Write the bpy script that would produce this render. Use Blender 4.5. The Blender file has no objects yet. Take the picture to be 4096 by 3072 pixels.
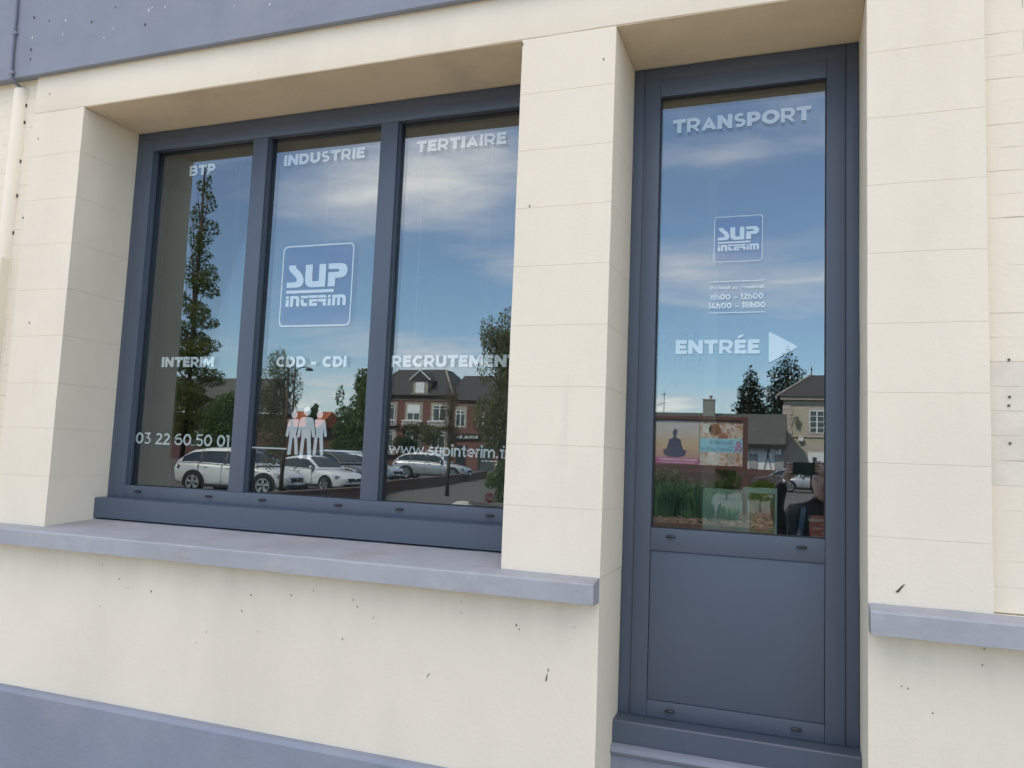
import bpy, bmesh, math, random
from mathutils import Vector, Matrix, noise
R = math.radians
random.seed(7)
scene = bpy.context.scene
C = scene.collection

# ------------------------------------------------------------------ camera
cam = bpy.data.cameras.new('camera'); cam.sensor_width = 36; cam.sensor_fit = 'HORIZONTAL'
cam.lens = 3151.1 / 4096 * 36; cam.clip_start = 0.05; cam.clip_end = 3000
co = bpy.data.objects.new('camera', cam); C.objects.link(co)
rx = Vector((0.93951214, 0.34011352, 0.04049352)); ux = Vector((-0.0058395, -0.1023014, 0.99473631)); fx = Vector((-0.34246581, 0.9348033, 0.09412732))
m = Matrix((rx, ux, -fx)).transposed().to_4x4(); m.translation = Vector((0, -2.15, 1.606))
co.matrix_world = m
scene.camera = co

# ------------------------------------------------------------------ light
SUN_EL, SUN_AZ = R(47), R(-32)          # azimuth from +Y, towards -X : the sun stands behind the shop
sdir = Vector((math.sin(SUN_AZ) * math.cos(SUN_EL), math.cos(SUN_AZ) * math.cos(SUN_EL), math.sin(SUN_EL)))
sl = bpy.data.lights.new('sun', 'SUN'); sl.energy = 2.2; sl.angle = R(0.5); sl.color = (1, 0.95, 0.87)
so = bpy.data.objects.new('sun', sl); C.objects.link(so)
so.rotation_euler = sdir.to_track_quat('Z', 'Y').to_euler(); so.location = (0, 20, 30)
scene.view_settings.view_transform = 'Standard'; scene.view_settings.look = 'None'
scene.view_settings.use_white_balance = True; scene.view_settings.white_balance_temperature = 8200; scene.view_settings.white_balance_tint = 12
scene.view_settings.exposure = 1.55; scene.view_settings.gamma = 1
scene.cycles.use_denoising = True
scene.cycles.max_bounces = 10; scene.cycles.glossy_bounces = 6; scene.cycles.transparent_max_bounces = 40
scene.cycles.sample_clamp_indirect = 6; scene.cycles.caustics_reflective = False; scene.cycles.caustics_refractive = False

class NT:
    """small helper to write node trees"""
    def __init__(s, tree): s.t = tree; s.n = tree.nodes; s.l = tree.links
    def new(s, kind, **kw):
        n = s.n.new(kind)
        for k, v in kw.items(): setattr(n, k, v)
        return n
    def put(s, sock, v):
        if hasattr(v, 'is_output') or isinstance(v, bpy.types.NodeSocket): s.l.new(v, sock)
        else: sock.default_value = v
    def math(s, op, a, b=0.0, c=None, clamp=False):
        n = s.new('ShaderNodeMath', operation=op, use_clamp=clamp)
        s.put(n.inputs[0], a); s.put(n.inputs[1], b)
        if c is not None: s.put(n.inputs[2], c)
        return n.outputs[0]
    def mix(s, f, a, b, mode='MIX'):
        n = s.new('ShaderNodeMix', data_type='RGBA', blend_type=mode)
        s.put(n.inputs[0], f); s.put(n.inputs[6], a); s.put(n.inputs[7], b)
        return n.outputs[2]
    def noise(s, vec, scale, detail=4, rough=.5, dist=0):
        n = s.new('ShaderNodeTexNoise'); s.put(n.inputs['Vector'], vec)
        n.inputs['Scale'].default_value = scale; n.inputs['Detail'].default_value = detail
        n.inputs['Roughness'].default_value = rough; n.inputs['Distortion'].default_value = dist
        return n.outputs['Fac']
    def ramp(s, v, pts):
        n = s.new('ShaderNodeMapRange'); n.clamp = True
        s.put(n.inputs[0], v); n.inputs[1].default_value = pts[0]; n.inputs[2].default_value = pts[1]
        n.inputs[3].default_value = pts[2]; n.inputs[4].default_value = pts[3]
        n.interpolation_type = 'SMOOTHSTEP'
        return n.outputs[0]
    def comb(s, x, y, z):
        n = s.new('ShaderNodeCombineXYZ'); s.put(n.inputs[0], x); s.put(n.inputs[1], y); s.put(n.inputs[2], z); return n.outputs[0]

# sky: Nishita with layered clouds
SKY_STRENGTH = 0.15
world = bpy.data.worlds.new('World'); scene.world = world; world.use_nodes = True
wt = NT(world.node_tree); wt.n.clear()
tc = wt.new('ShaderNodeTexCoord')
sep = wt.new('ShaderNodeSeparateXYZ'); wt.l.new(tc.outputs['Generated'], sep.inputs[0])
X, Y, Z = sep.outputs
sky = wt.new('ShaderNodeTexSky', sky_type='NISHITA'); sky.sun_disc = False
sky.sun_elevation = SUN_EL; sky.sun_rotation = SUN_AZ; sky.air_density = 1.0; sky.dust_density = .4; sky.ozone_density = 2.5
zc = wt.math('ADD', wt.math('MAXIMUM', Z, 0.0), 0.10)
px_ = wt.math('DIVIDE', X, zc); py_ = wt.math('DIVIDE', Y, zc)
pv = wt.comb(px_, py_, 0.0)
n1 = wt.noise(pv, 0.62, 9, .56, .25)
n2 = wt.noise(wt.comb(px_, wt.math('MULTIPLY', py_, 2.0), 3.7), 2.1, 8, .6, .4)
az = wt.math('MULTIPLY', wt.math('ARCTAN2', X, wt.math('MULTIPLY', Y, -1)), 57.2958)   # azimuth seen from the street side
el = wt.math('MULTIPLY', wt.math('ARCSINE', Z), 57.2958)
def blob(a, e, wa, we):
    u = wt.math('DIVIDE', wt.math('SUBTRACT', az, a), wa); v = wt.math('DIVIDE', wt.math('SUBTRACT', el, e), we)
    d = wt.math('ADD', wt.math('MULTIPLY', u, u), wt.math('MULTIPLY', v, v))
    return wt.math('POWER', 2.718, wt.math('MULTIPLY', d, -1))
cover = wt.math('MULTIPLY', n1, 1.0)
for a, e, wa, we, g in [(-24, 21, 9, 4.5, .26), (-35, 18, 6, 2.6, .17), (-21, 13.4, 4.2, 1.3, .2), (-30, 7.3, 9, .9, .12), (-9, 13.5, 4.5, 3.2, .22), (-1, 12.6, 5, 1.6, .18),
                        (-6, 21.5, 6, 1.1, .12), (-4, 27, 9, 2, .16), (-33, 4, 5, 1.5, .2), (-9, 4.2, 3, .9, .25), (-26, 13, 6, 2.5, -.18), (-38, 12, 8, 3, -.12), (-5, 8.5, 9, 2, -.2), (-3, 17.5, 6, 2, -.1), (-27, 10, 7, 1.5, -.2), (-41, 15, 4, 6, -.1)]:
    cover = wt.math('ADD', cover, wt.math('MULTIPLY', blob(a, e, wa, we), g))
cover = wt.math('ADD', cover, wt.math('MULTIPLY', wt.math('SUBTRACT', n2, .5), .55))
cover = wt.math('ADD', cover, wt.ramp(el, (23, 48, 0, .20)))  # extra cloud cover overhead, added to whiten the light on the facade
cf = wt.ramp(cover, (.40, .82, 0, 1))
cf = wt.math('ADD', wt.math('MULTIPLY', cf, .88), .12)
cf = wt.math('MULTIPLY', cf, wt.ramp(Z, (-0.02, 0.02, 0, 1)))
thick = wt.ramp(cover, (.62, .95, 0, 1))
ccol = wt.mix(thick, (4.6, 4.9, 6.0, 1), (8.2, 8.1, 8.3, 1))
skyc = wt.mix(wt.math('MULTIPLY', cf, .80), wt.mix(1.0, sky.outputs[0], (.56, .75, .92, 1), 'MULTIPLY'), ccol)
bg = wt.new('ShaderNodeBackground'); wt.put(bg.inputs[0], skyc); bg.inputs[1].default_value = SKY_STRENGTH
wo = wt.new('ShaderNodeOutputWorld'); wt.l.new(bg.outputs[0], wo.inputs[0])

# ------------------------------------------------------------------ materials
def material(name, color, rough=.6, metal=0.0, var=0.0, vscale=3.0, bump=0.0, bscale=60.0, spec=.5, extra=None, coat=0.0, color2=None):
    mt = bpy.data.materials.new(name); mt.use_nodes = True
    t = NT(mt.node_tree); b = t.n['Principled BSDF']
    geo = t.new('ShaderNodeNewGeometry'); pos = geo.outputs['Position']
    col = (*color, 1)
    b.inputs['Roughness'].default_value = rough; b.inputs['Metallic'].default_value = metal
    b.inputs['Specular IOR Level'].default_value = spec
    if coat: b.inputs['Coat Weight'].default_value = coat; b.inputs['Coat Roughness'].default_value = .04
    if var:
        c2 = (*(color2 or [min(1, c * (1 - var)) for c in color]), 1)
        f = t.ramp(t.noise(pos, vscale, 6, .6), (.3, .7, 0, 1))
        col = t.mix(f, col, c2)
    if extra: col = extra(t, pos, col, b)
    t.put(b.inputs['Base Color'], col)
    if bump:
        bn = t.new('ShaderNodeBump'); bn.inputs['Strength'].default_value = bump; bn.inputs['Distance'].default_value = .004
        t.put(bn.inputs['Height'], t.noise(pos, bscale, 5, .6)); t.l.new(bn.outputs[0], b.inputs['Normal'])
    return mt

def specks(scale, size, color, amount):
    def f(t, pos, col, b):
        v = t.new('ShaderNodeTexVoronoi'); v.inputs['Scale'].default_value = scale
        w = t.new('ShaderNodeVectorMath', operation='ADD'); t.put(w.inputs[0], pos)
        nz = t.new('ShaderNodeTexNoise'); nz.inputs['Scale'].default_value = scale * 3; t.put(nz.inputs['Vector'], pos)
        sc = t.new('ShaderNodeVectorMath', operation='SCALE'); t.l.new(nz.outputs['Color'], sc.inputs[0]); sc.inputs['Scale'].default_value = .35 / scale
        t.l.new(sc.outputs[0], w.inputs[1]); t.l.new(w.outputs[0], v.inputs['Vector'])
        rnd = t.new('ShaderNodeSeparateXYZ'); t.l.new(v.outputs['Color'], rnd.inputs[0])
        keep = t.math('LESS_THAN', rnd.outputs[0], amount)
        near = t.math('LESS_THAN', v.outputs['Distance'], t.math('MULTIPLY', rnd.outputs[1], size))
        return t.mix(t.math('MULTIPLY', keep, near), col, (*color, 1))
    return f
def chain(*fs):
    def f(t, pos, col, b):
        for g in fs: col = g(t, pos, col, b)
        return col
    return f
def stains(color, amount, sx=6, sz=1.2, lo=.56, hi=.78):
    def f(t, pos, col, b):
        s = t.new('ShaderNodeSeparateXYZ'); t.l.new(pos, s.inputs[0])
        n = t.noise(t.comb(t.math('MULTIPLY', s.outputs[0], sx), t.math('MULTIPLY', s.outputs[1], sx), t.math('MULTIPLY', s.outputs[2], sz)), 1, 6, .65)
        return t.mix(t.math('MULTIPLY', t.ramp(n, (lo, hi, 0, 1)), amount), col, (*color, 1))
    return f

def grime(z0, z1, color, amount):
    """weathering that gathers below a ledge, broken up by noise"""
    def f(t, pos, col, b):
        s = t.new('ShaderNodeSeparateXYZ'); t.l.new(pos, s.inputs[0])
        n = t.noise(t.comb(t.math('MULTIPLY', s.outputs[0], 14), 0, t.math('MULTIPLY', s.outputs[2], 1.5)), 1, 6, .7)
        m = t.math('MULTIPLY', t.ramp(s.outputs[2], (z0, z1, 0, 1)), t.ramp(s.outputs[2], (z1 + .08, z1 + .03, 0, 1)))
        return t.mix(t.math('MULTIPLY', t.math('MULTIPLY', m, t.ramp(n, (.36, .7, 0, 1))), amount), col, (*color, 1))
    return f
M = {}
M['cream'] = material('cream_masonry_paint', (.80, .738, .615), .75, var=.05, vscale=1.6, bump=.25, bscale=90, spec=.3,
                      extra=chain(stains((.66, .60, .50), .45, 2, .8, .42, .72), stains((.56, .50, .42), .3, 9, 1.0, .6, .82), specks(9, .05, (.25, .23, .2), .02), specks(38, .08, (.45, .42, .38), .012)))
M['cream2'] = material('cream_rendered_wall_paint', (.788, .727, .608), .8, var=.06, vscale=1.2, bump=.3, bscale=70, spec=.25,
                       extra=chain(stains((.64, .59, .50), .5, 1.6, .8, .42, .7), grime(1.02, 1.22, (.55, .50, .42), .28), stains((.52, .47, .4), .3, 12, .9, .6, .8), specks(45, .10, (.4, .37, .33), .012)))
M['soffit_warm'] = material('cream_soffit_warm_bounce', (.78, .66, .49), .75, var=.06, vscale=2.2, bump=.25, bscale=80, spec=.25,
                       extra=chain(stains((.52, .44, .34), .45, 4, 3, .45, .72), specks(10, .06, (.22, .19, .16), .04)))  # cream paint under the lintel, warm ground bounce put into its colour
M['bluegrey'] = material('blue_grey_masonry_paint', (.235, .270, .335), .75, var=.12, vscale=2.2, bump=.4, bscale=60, spec=.3,
                         extra=chain(stains((.275, .305, .34), .7, 1.6, 3, .45, .7), stains((.18, .215, .26), .4, 5, 2, .52, .75)))
M['sill'] = material('worn_grey_sill_paint', (.355, .378, .415), .72, var=.14, vscale=4, bump=.35, bscale=50, spec=.3,
                     extra=chain(stains((.30, .285, .25), .6, 3, 9, .48, .7), stains((.42, .43, .44), .5, 9, 14, .52, .7), specks(20, .07, (.09, .09, .09), .04), specks(50, .12, (.5, .5, .5), .03)))
M['frame'] = material('anthracite_lacquered_aluminium', (.070, .098, .140), .40, var=.12, vscale=1.2, bump=.05, bscale=300, spec=.5,
                      extra=specks(28, .03, (.35, .36, .36), .012))
M['gasket'] = material('black_rubber_gasket', (.012, .013, .015), .5)
M['plastic'] = material('black_plastic', (.012, .014, .02), .3)
M['inner'] = material('pale_green_grey_room_paint', (.50, .54, .47), .9, var=.05)
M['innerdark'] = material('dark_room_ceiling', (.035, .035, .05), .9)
M['floor_in'] = material('grey_carpet', (.10, .10, .11), .95, var=.1, vscale=30)
M['film'] = material('frosted_white_vinyl', (.33, .43, .45), .55, spec=.3)
fb_ = M['film'].node_tree.nodes['Principled BSDF']; fb_.inputs['Coat Weight'].default_value = 1; fb_.inputs['Coat IOR'].default_value = 2.7; fb_.inputs['Coat Roughness'].default_value = .0
M['dirt'] = material('dark_chip_in_paint', (.06, .055, .045), .9)
M['patch'] = material('bare_grey_mortar_wash', (.74, .69, .59), .85, var=.14, vscale=8, bump=.4, bscale=60, extra=stains((.58, .55, .48), .4, 6, 2))

def film_tint():
    mt = bpy.data.materials.new('translucent_blue_vinyl'); mt.use_nodes = True; t = NT(mt.node_tree); t.n.clear()
    tr = t.new('ShaderNodeBsdfTransparent'); tr.inputs[0].default_value = (.70, .80, .97, 1)
    d = t.new('ShaderNodeBsdfDiffuse'); d.inputs[0].default_value = (.12, .24, .60, 1)
    mx = t.new('ShaderNodeMixShader'); mx.inputs[0].default_value = .2
    t.l.new(tr.outputs[0], mx.inputs[1]); t.l.new(d.outputs[0], mx.inputs[2])
    o = t.new('ShaderNodeOutputMaterial'); t.l.new(mx.outputs[0], o.inputs[0]); return mt
M['tint'] = film_tint()
def glass(name, refl, tint, wav=0.0):
    mt = bpy.data.materials.new(name); mt.use_nodes = True; t = NT(mt.node_tree); t.n.clear()
    tr = t.new('ShaderNodeBsdfTransparent'); tr.inputs[0].default_value = (*tint, 1)
    g = t.new('ShaderNodeBsdfGlossy'); g.inputs['Roughness'].default_value = 0.0; g.inputs['Color'].default_value = (.84, .95, 1.0, 1)
    fr = t.new('ShaderNodeFresnel'); fr.inputs[0].default_value = 1.5
    f = t.math('ADD', t.math('MULTIPLY', fr.outputs[0], .9), refl, clamp=True)
    if wav:
        geo = t.new('ShaderNodeNewGeometry')
        bn = t.new('ShaderNodeBump'); bn.inputs['Strength'].default_value = 1; bn.inputs['Distance'].default_value = wav
        t.put(bn.inputs['Height'], t.noise(geo.outputs['Position'], 2.6, 1, .4)); t.l.new(bn.outputs[0], g.inputs['Normal'])
    mx = t.new('ShaderNodeMixShader'); t.put(mx.inputs[0], f)
    t.l.new(tr.outputs[0], mx.inputs[1]); t.l.new(g.outputs[0], mx.inputs[2])
    o = t.new('ShaderNodeOutputMaterial'); t.l.new(mx.outputs[0], o.inputs[0]); return mt
M['pane_out'] = glass('outer_glass_face', .155, (.95, .98, .97), 0.00016)
M['pane_in'] = glass('inner_glass_face', .06, (.86, .92, .90), 0.00012)
def clear():
    mt = bpy.data.materials.new('clear_glass_edge'); mt.use_nodes = True; t = NT(mt.node_tree); t.n.clear()
    tr = t.new('ShaderNodeBsdfTransparent'); tr.inputs[0].default_value = (.97, .99, .98, 1)
    o = t.new('ShaderNodeOutputMaterial'); t.l.new(tr.outputs[0], o.inputs[0]); return mt
M['clear'] = clear()

# ------------------------------------------------------------------ mesh helpers
class MB:
    def __init__(s): s.bm = bmesh.new()
    def box(s, x0, x1, y0, y1, z0, z1):
        v = [s.bm.verts.new(p) for p in [(x0, y0, z0), (x1, y0, z0), (x1, y1, z0), (x0, y1, z0), (x0, y0, z1), (x1, y0, z1), (x1, y1, z1), (x0, y1, z1)]]
        for f in [(3, 2, 1, 0), (4, 5, 6, 7), (0, 1, 5, 4), (1, 2, 6, 5), (2, 3, 7, 6), (3, 0, 4, 7)]: s.bm.faces.new([v[i] for i in f])
        return s
    def poly(s, pts):
        s.bm.faces.new([s.bm.verts.new(p) for p in pts]); return s
    def prism(s, pts, vec):
        """closed prism: outline pts (3d) swept along vec"""
        a = [s.bm.verts.new(p) for p in pts]; b = [s.bm.verts.new(Vector(p) + Vector(vec)) for p in pts]
        s.bm.faces.new(a[::-1]); s.bm.faces.new(b); n = len(a)
        for i in range(n): s.bm.faces.new([a[i], a[(i + 1) % n], b[(i + 1) % n], b[i]])
        return s
    def tube(s, pts, rad, n=10, cap=True):
        pts = [Vector(p) for p in pts]; rs = rad if isinstance(rad, (list, tuple)) else [rad] * len(pts); rings = []
        for i, p in enumerate(pts):
            d = (pts[min(i + 1, len(pts) - 1)] - pts[max(i - 1, 0)]).normalized()
            a = d.cross(Vector((0, 0, 1)));
            if a.length < 1e-3: a = d.cross(Vector((0, 1, 0)))
            a.normalize(); b = d.cross(a)
            rings.append([s.bm.verts.new(p + (a * math.cos(t) + b * math.sin(t)) * rs[i]) for t in [2 * math.pi * k / n for k in range(n)]])
        for r0, r1 in zip(rings, rings[1:]):
            for k in range(n): s.bm.faces.new([r0[k], r0[(k + 1) % n], r1[(k + 1) % n], r1[k]])
        if cap: s.bm.faces.new(rings[0][::-1]); s.bm.faces.new(rings[-1])
        return s
    def lathe(s, prof, center, axis='Z', n=24, ring=False):
        """prof = [(radius, height)] round an axis through center"""
        c = Vector(center); rings = []
        for r, h in prof:
            ring = []
            for k in range(n):
                t = 2 * math.pi * k / n; a, b = r * math.cos(t), r * math.sin(t)
                p = {'Z': (a, b, h), 'Y': (a, h, b), 'X': (h, a, b)}[axis]
                ring.append(s.bm.verts.new(c + Vector(p)))
            rings.append(ring)
        for r0, r1 in zip(rings, rings[1:]):
            for k in range(n): s.bm.faces.new([r0[k], r0[(k + 1) % n], r1[(k + 1) % n], r1[k]])
        if ring:
            for k in range(n): s.bm.faces.new([rings[-1][k], rings[-1][(k + 1) % n], rings[0][(k + 1) % n], rings[0][k]])
        else: s.bm.faces.new(rings[0][::-1]); s.bm.faces.new(rings[-1])
        return s
    def grid(s, rows):
        """rows of points joined by quads"""
        vs = [[s.bm.verts.new(p) for p in r] for r in rows]
        for a, b in zip(vs, vs[1:]):
            for i in range(len(a) - 1): s.bm.faces.new([a[i], a[i + 1], b[i + 1], b[i]])
        return vs
    def bevel(s, w, seg=2, angle=30):
        bmesh.ops.recalc_face_normals(s.bm, faces=s.bm.faces)
        es = [e for e in s.bm.edges if len(e.link_faces) == 2 and e.calc_face_angle(0) > R(angle)]
        bmesh.ops.bevel(s.bm, geom=es, offset=w, segments=seg, affect='EDGES', profile=.6); return s
    def build(s, name, mat, parent=None, smooth=False, loc=None, recalc=True):
        if recalc: bmesh.ops.recalc_face_normals(s.bm, faces=s.bm.faces)
        me = bpy.data.meshes.new(name); s.bm.to_mesh(me); s.bm.free()
        for mm in (mat if isinstance(mat, (list, tuple)) else [mat]): me.materials.append(mm)
        if smooth:
            for p in me.polygons: p.use_smooth = True
        o = bpy.data.objects.new(name, me); C.objects.link(o)
        if parent: o.parent = parent
        if loc: o.location = loc
        return o
def smooth_by_angle(o, a=35):
    me = o.data
    for p in me.polygons: p.use_smooth = True
    bm = bmesh.new(); bm.from_mesh(me)
    for e in bm.edges: e.smooth = len(e.link_faces) == 2 and e.calc_face_angle(0) < R(a)
    bm.to_mesh(me); bm.free(); return o
def rnd_mesh(mb, amp, scale=20):
    for v in mb.bm.verts:
        n = noise.noise_vector(v.co * scale); v.co += n * amp
    return mb
def thing(name, label, cat, loc=(0, 0, 0), rz=0, group=None):
    o = bpy.data.objects.new(name, None); C.objects.link(o); o.empty_display_size = .2
    o.location = loc; o.rotation_euler = (0, 0, rz); o['label'] = label; o['category'] = cat
    if group: o['group'] = group
    return o
def tag(o, label=None, cat=None, group=None, kind=None):
    for k, v in (('label', label), ('category', cat), ('group', group), ('kind', kind)):
        if v: o[k] = v
    return o
def copy_tree(o, parent=None):
    c = o.copy(); C.objects.link(c); c.parent = parent
    for ch in list(o.children): copy_tree(ch, c)
    return c

FONTC = {}
def text(name, body, x0, x1, zb, cap, y, mat, parent=None, bold=0.0, face=-1, depth=0.0):
    """flat lettering, baseline from x0 to x1 at zb, capital height cap, facing -Y (face=-1) or +Y"""
    cu = bpy.data.curves.new(name, 'FONT'); cu.body = body; cu.size = 1; cu.offset = bold; cu.resolution_u = 4; cu.extrude = depth / max(cap, .001) * .7
    o = bpy.data.objects.new(name, cu); C.objects.link(o)
    bpy.context.view_layer.update()
    me = bpy.data.meshes.new_from_object(o.evaluated_get(bpy.context.evaluated_depsgraph_get())); bpy.data.objects.remove(o)
    xs = [v.co.x for v in me.vertices]; lo, hi = min(xs), max(xs); k = (x1 - x0) / (hi - lo); kz = cap / (.7 + 2 * bold)
    for v in me.vertices:
        a = x0 + (v.co.x - lo) * k; b = zb + (v.co.y + bold) * kz; d = v.co.z * kz
        v.co = (a, y - d, b) if face < 0 else (x0 + x1 - a, y + d, b)
    me.materials.clear(); me.materials.append(mat)
    if face > 0 : pass
    o = bpy.data.objects.new(name, me); C.objects.link(o)
    if parent: o.parent = parent
    return o

# drawn alphabet (strokes with square ends) for the geometric shop lettering, cap height 1
def _arc(cx, cy, rx_, ry_, a0, a1, n=12): return [(cx + rx_ * math.cos(R(a0 + (a1 - a0) * k / n)), cy + ry_ * math.sin(R(a0 + (a1 - a0) * k / n))) for k in range(n + 1)]
def glyph(ch, w):
    """outline strokes of one letter for stroke weight w; returns (strokes, advance)"""
    h = w / 2; c = 1.0; x = .74            # x: height of small letters
    if ch == ' ': return [], .30
    if ch == '-': return [[(.10, .36), (.58, .36)]], .68
    if ch == '.': return [[(.02, h * 1.05), (.02 + w * 1.15, h * 1.05)]], w * 1.15 + .06
    if ch == 'I': return [[(h, 0), (h, c)]], w
    if ch == 'T': return [[(0, c - h), (.82, c - h)], [(.41, 0), (.41, c - h)]], .82
    if ch == 'E': return [[(h, 0), (h, c)], [(h, h), (.70, h)], [(h, c - h), (.68, c - h)], [(h, .51), (.63, .51)]], .70
    if ch == 'É': return glyph('E', w)[0] + [[(.20, c + .14), (.50, c + .32)]], .70
    if ch == 'N': return [[(h, 0), (h, c)], [(.90 - h, 0), (.90 - h, c)], [(h, c - h * .6), (.90 - h, h * .6)]], .90
    if ch == 'M': return [[(h, 0), (h, c)], [(1.08 - h, 0), (1.08 - h, c)], [(h * 1.1, c - h * .5), (.54, .30), (1.08 - h * 1.1, c - h * .5)]], 1.08
    if ch == 'V': return [[(h * .8, c), (.46, h * .6), (.92 - h * .8, c)]], .92
    if ch == 'A': return [[(h * .8, 0), (.46, c - h * .6), (.92 - h * .8, 0)], [(.2, .27), (.72, .27)]], .92
    if ch == 'U': return [[(h, c)] + [(h, .42)] + _arc(.43, .40, .43 - h, .40 - h, 180, 360) + [(.86 - h, .42), (.86 - h, c)]], .86
    if ch == 'D': return [[(h, 0), (h, c)], [(h, c - h), (.40, c - h)] + _arc(.40, .5, .49 - h, .5 - h, 90, -90, 16) + [(h, h)]], .89
    if ch == 'P': return [[(h, 0), (h, c)], [(h, c - h), (.44, c - h)] + _arc(.44, .64, .36 - h, .36 - h, 90, -90) + [(h, .28 + h)]], .80
    if ch == 'R': return [[(h, 0), (h, c)], [(h, c - h), (.44, c - h)] + _arc(.44, .64, .37 - h, .36 - h, 90, -90) + [(h, .28 + h)], [(.40, .28 + h), (.84 - h * 1.1, -.02)]], .84
    if ch == 'B': return [[(h, 0), (h, c)], [(h, c - h), (.46, c - h)] + _arc(.46, .755 - h / 2, .32 - h, .245 - h / 2, 90, -90, 9) + [(h, .51)], [(.46, .51)] + _arc(.50, .255 + h / 2, .34 - h, .255 - h / 2, 90, -90, 9) + [(h, h)]], .84
    if ch == 'C': return [_arc(.50, .5, .5 - h, .5 - h, 48, 312, 20)], .88
    if ch == 'O': return [_arc(.53, .5, .53 - h, .5 - h, 0, 360, 28)], 1.06
    if ch == 'S': return [_arc(.38, .75 - h / 2, .33 - h, .25 - h / 2, 38, 265, 16) + _arc(.38, .25 + h / 2, .36 - h, .25 - h / 2, 85, -142, 16)], .75
    if ch == '0': return [_arc(.38, .5, .38 - h, .5 - h, 0, 360, 26)], .76
    if ch == '1': return [[(.0, c - h), (.30 - h, c - h), (.30 - h, 0)]], .30
    if ch == '2': return [_arc(.33, .69, .32 - h, .31 - h, 155, -38, 11) + [(h * 1.0, h), (.68, h)]], .68
    if ch == '3': return [[(.03, c - h), (.60 - h, c - h), (.30, .60)] + _arc(.32, .31, .34 - h, .31 - h, 90, -145, 12)], .68
    if ch == '4': return [[(.46, c), (h * 1.0, .26), (.80, .26)], [(.56, 0), (.56, .45)]], .80
    if ch == '5': return [[(.62, c - h), (.14, c - h), (.10, .575), (.32, .575)] + _arc(.34, .32, .34 - h, .27, 90, -140, 12)], .69
    if ch == '6': return [_arc(.42, .5, .42 - h, .5 - h, 62, 180, 9) + _arc(.38, .33, .38 - h, .33 - h, 180, 360, 10) + _arc(.38, .33, .38 - h, .33 - h, 0, 170, 9)], .76
    if ch == '8': return [_arc(.37, .76 - h / 2, .33 - h, .24 - h / 2, 0, 360, 18), _arc(.37, .26 + h / 2, .37 - h, .26 - h / 2, 0, 360, 20)], .74
    if ch == 'l': return [[(h, 0), (h, 1.06)]], w
    if ch == 'i': return [[(h, 0), (h, x)], [(h - w * .6, .93), (h + w * .6, .93)]], w
    if ch == 'n': return [[(h, 0), (h, x)], [(h, x - .20)] + _arc(.31, x - .31, .31 - h, .31 - h, 150, 0) + [(.62 - h, 0)]], .62
    if ch == 'm': return [[(h, 0), (h, x)], [(h, x - .20)] + _arc(.29, x - .29, .29 - h, .29 - h, 150, 0) + [(.58 - h, 0)], [(.58 - h, x - .24)] + _arc(.77, x - .29, .27 - h, .29 - h, 160, 0) + [(1.04 - h, 0)]], 1.04
    if ch == 'h': return [[(h, 0), (h, 1.06)], [(h, x - .20)] + _arc(.31, x - .31, .31 - h, .31 - h, 150, 0) + [(.62 - h, 0)]], .62
    if ch == 'u': return [[(.62 - h, 0), (.62 - h, x)], [(h, x), (h, .31)] + _arc(.31, .31, .31 - h, .31 - h, 180, 330)], .62
    if ch == 'r': return [[(h, 0), (h, x)], [(h, x - .26)] + _arc(.36, x - .34, .36 - h, .34 - h, 165, 85, 6)], .38
    if ch == 'e': return [[(.05, x / 2 - .01), (.70 - h, x / 2 - .01)] + _arc(.36, x / 2, .36 - h, x / 2 - h, 0, 312, 20)], .70
    if ch == 'd': return [_arc(.36, x / 2, .36 - h, x / 2 - h, 0, 360, 20), [(.72 - h, 0), (.72 - h, 1.06)]], .72
    if ch == 'p': return [_arc(.37, x / 2, .36 - h, x / 2 - h, 0, 360, 20), [(h, -.26), (h, x)]], .73
    if ch == 'a': return [[(.60 - h, 0), (.60 - h, x - .28)] + _arc(.33, x - .27, .27 - h, .27 - h, 0, 140, 8), _arc(.28, .22, .28 - h, .22 - h, 0, 360, 16)], .60
    if ch == 's': return [_arc(.28, .555 - h / 2, .25 - h, .185 - h / 2, 40, 265, 12) + _arc(.28, .185 + h / 2, .28 - h, .185 - h / 2, 85, -145, 12)], .56
    if ch == 't': return [[(.15 + h, .94), (.15 + h, .2), (.20 + h, h), (.44, h)], [(0, x - h), (.43, x - h)]], .44
    if ch == 'f': return [[(.15 + h, 0), (.15 + h, .84)] + _arc(.40, .82, .25 - h, .24 - h, 180, 80, 6), [(0, x - h), (.42, x - h)]], .42
    if ch == 'w': return [[(h * .7, x), (.27, h * .5), (.54, x - .04), (.81, h * .5), (1.08 - h * .7, x)]], 1.08
    return [], .5
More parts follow.
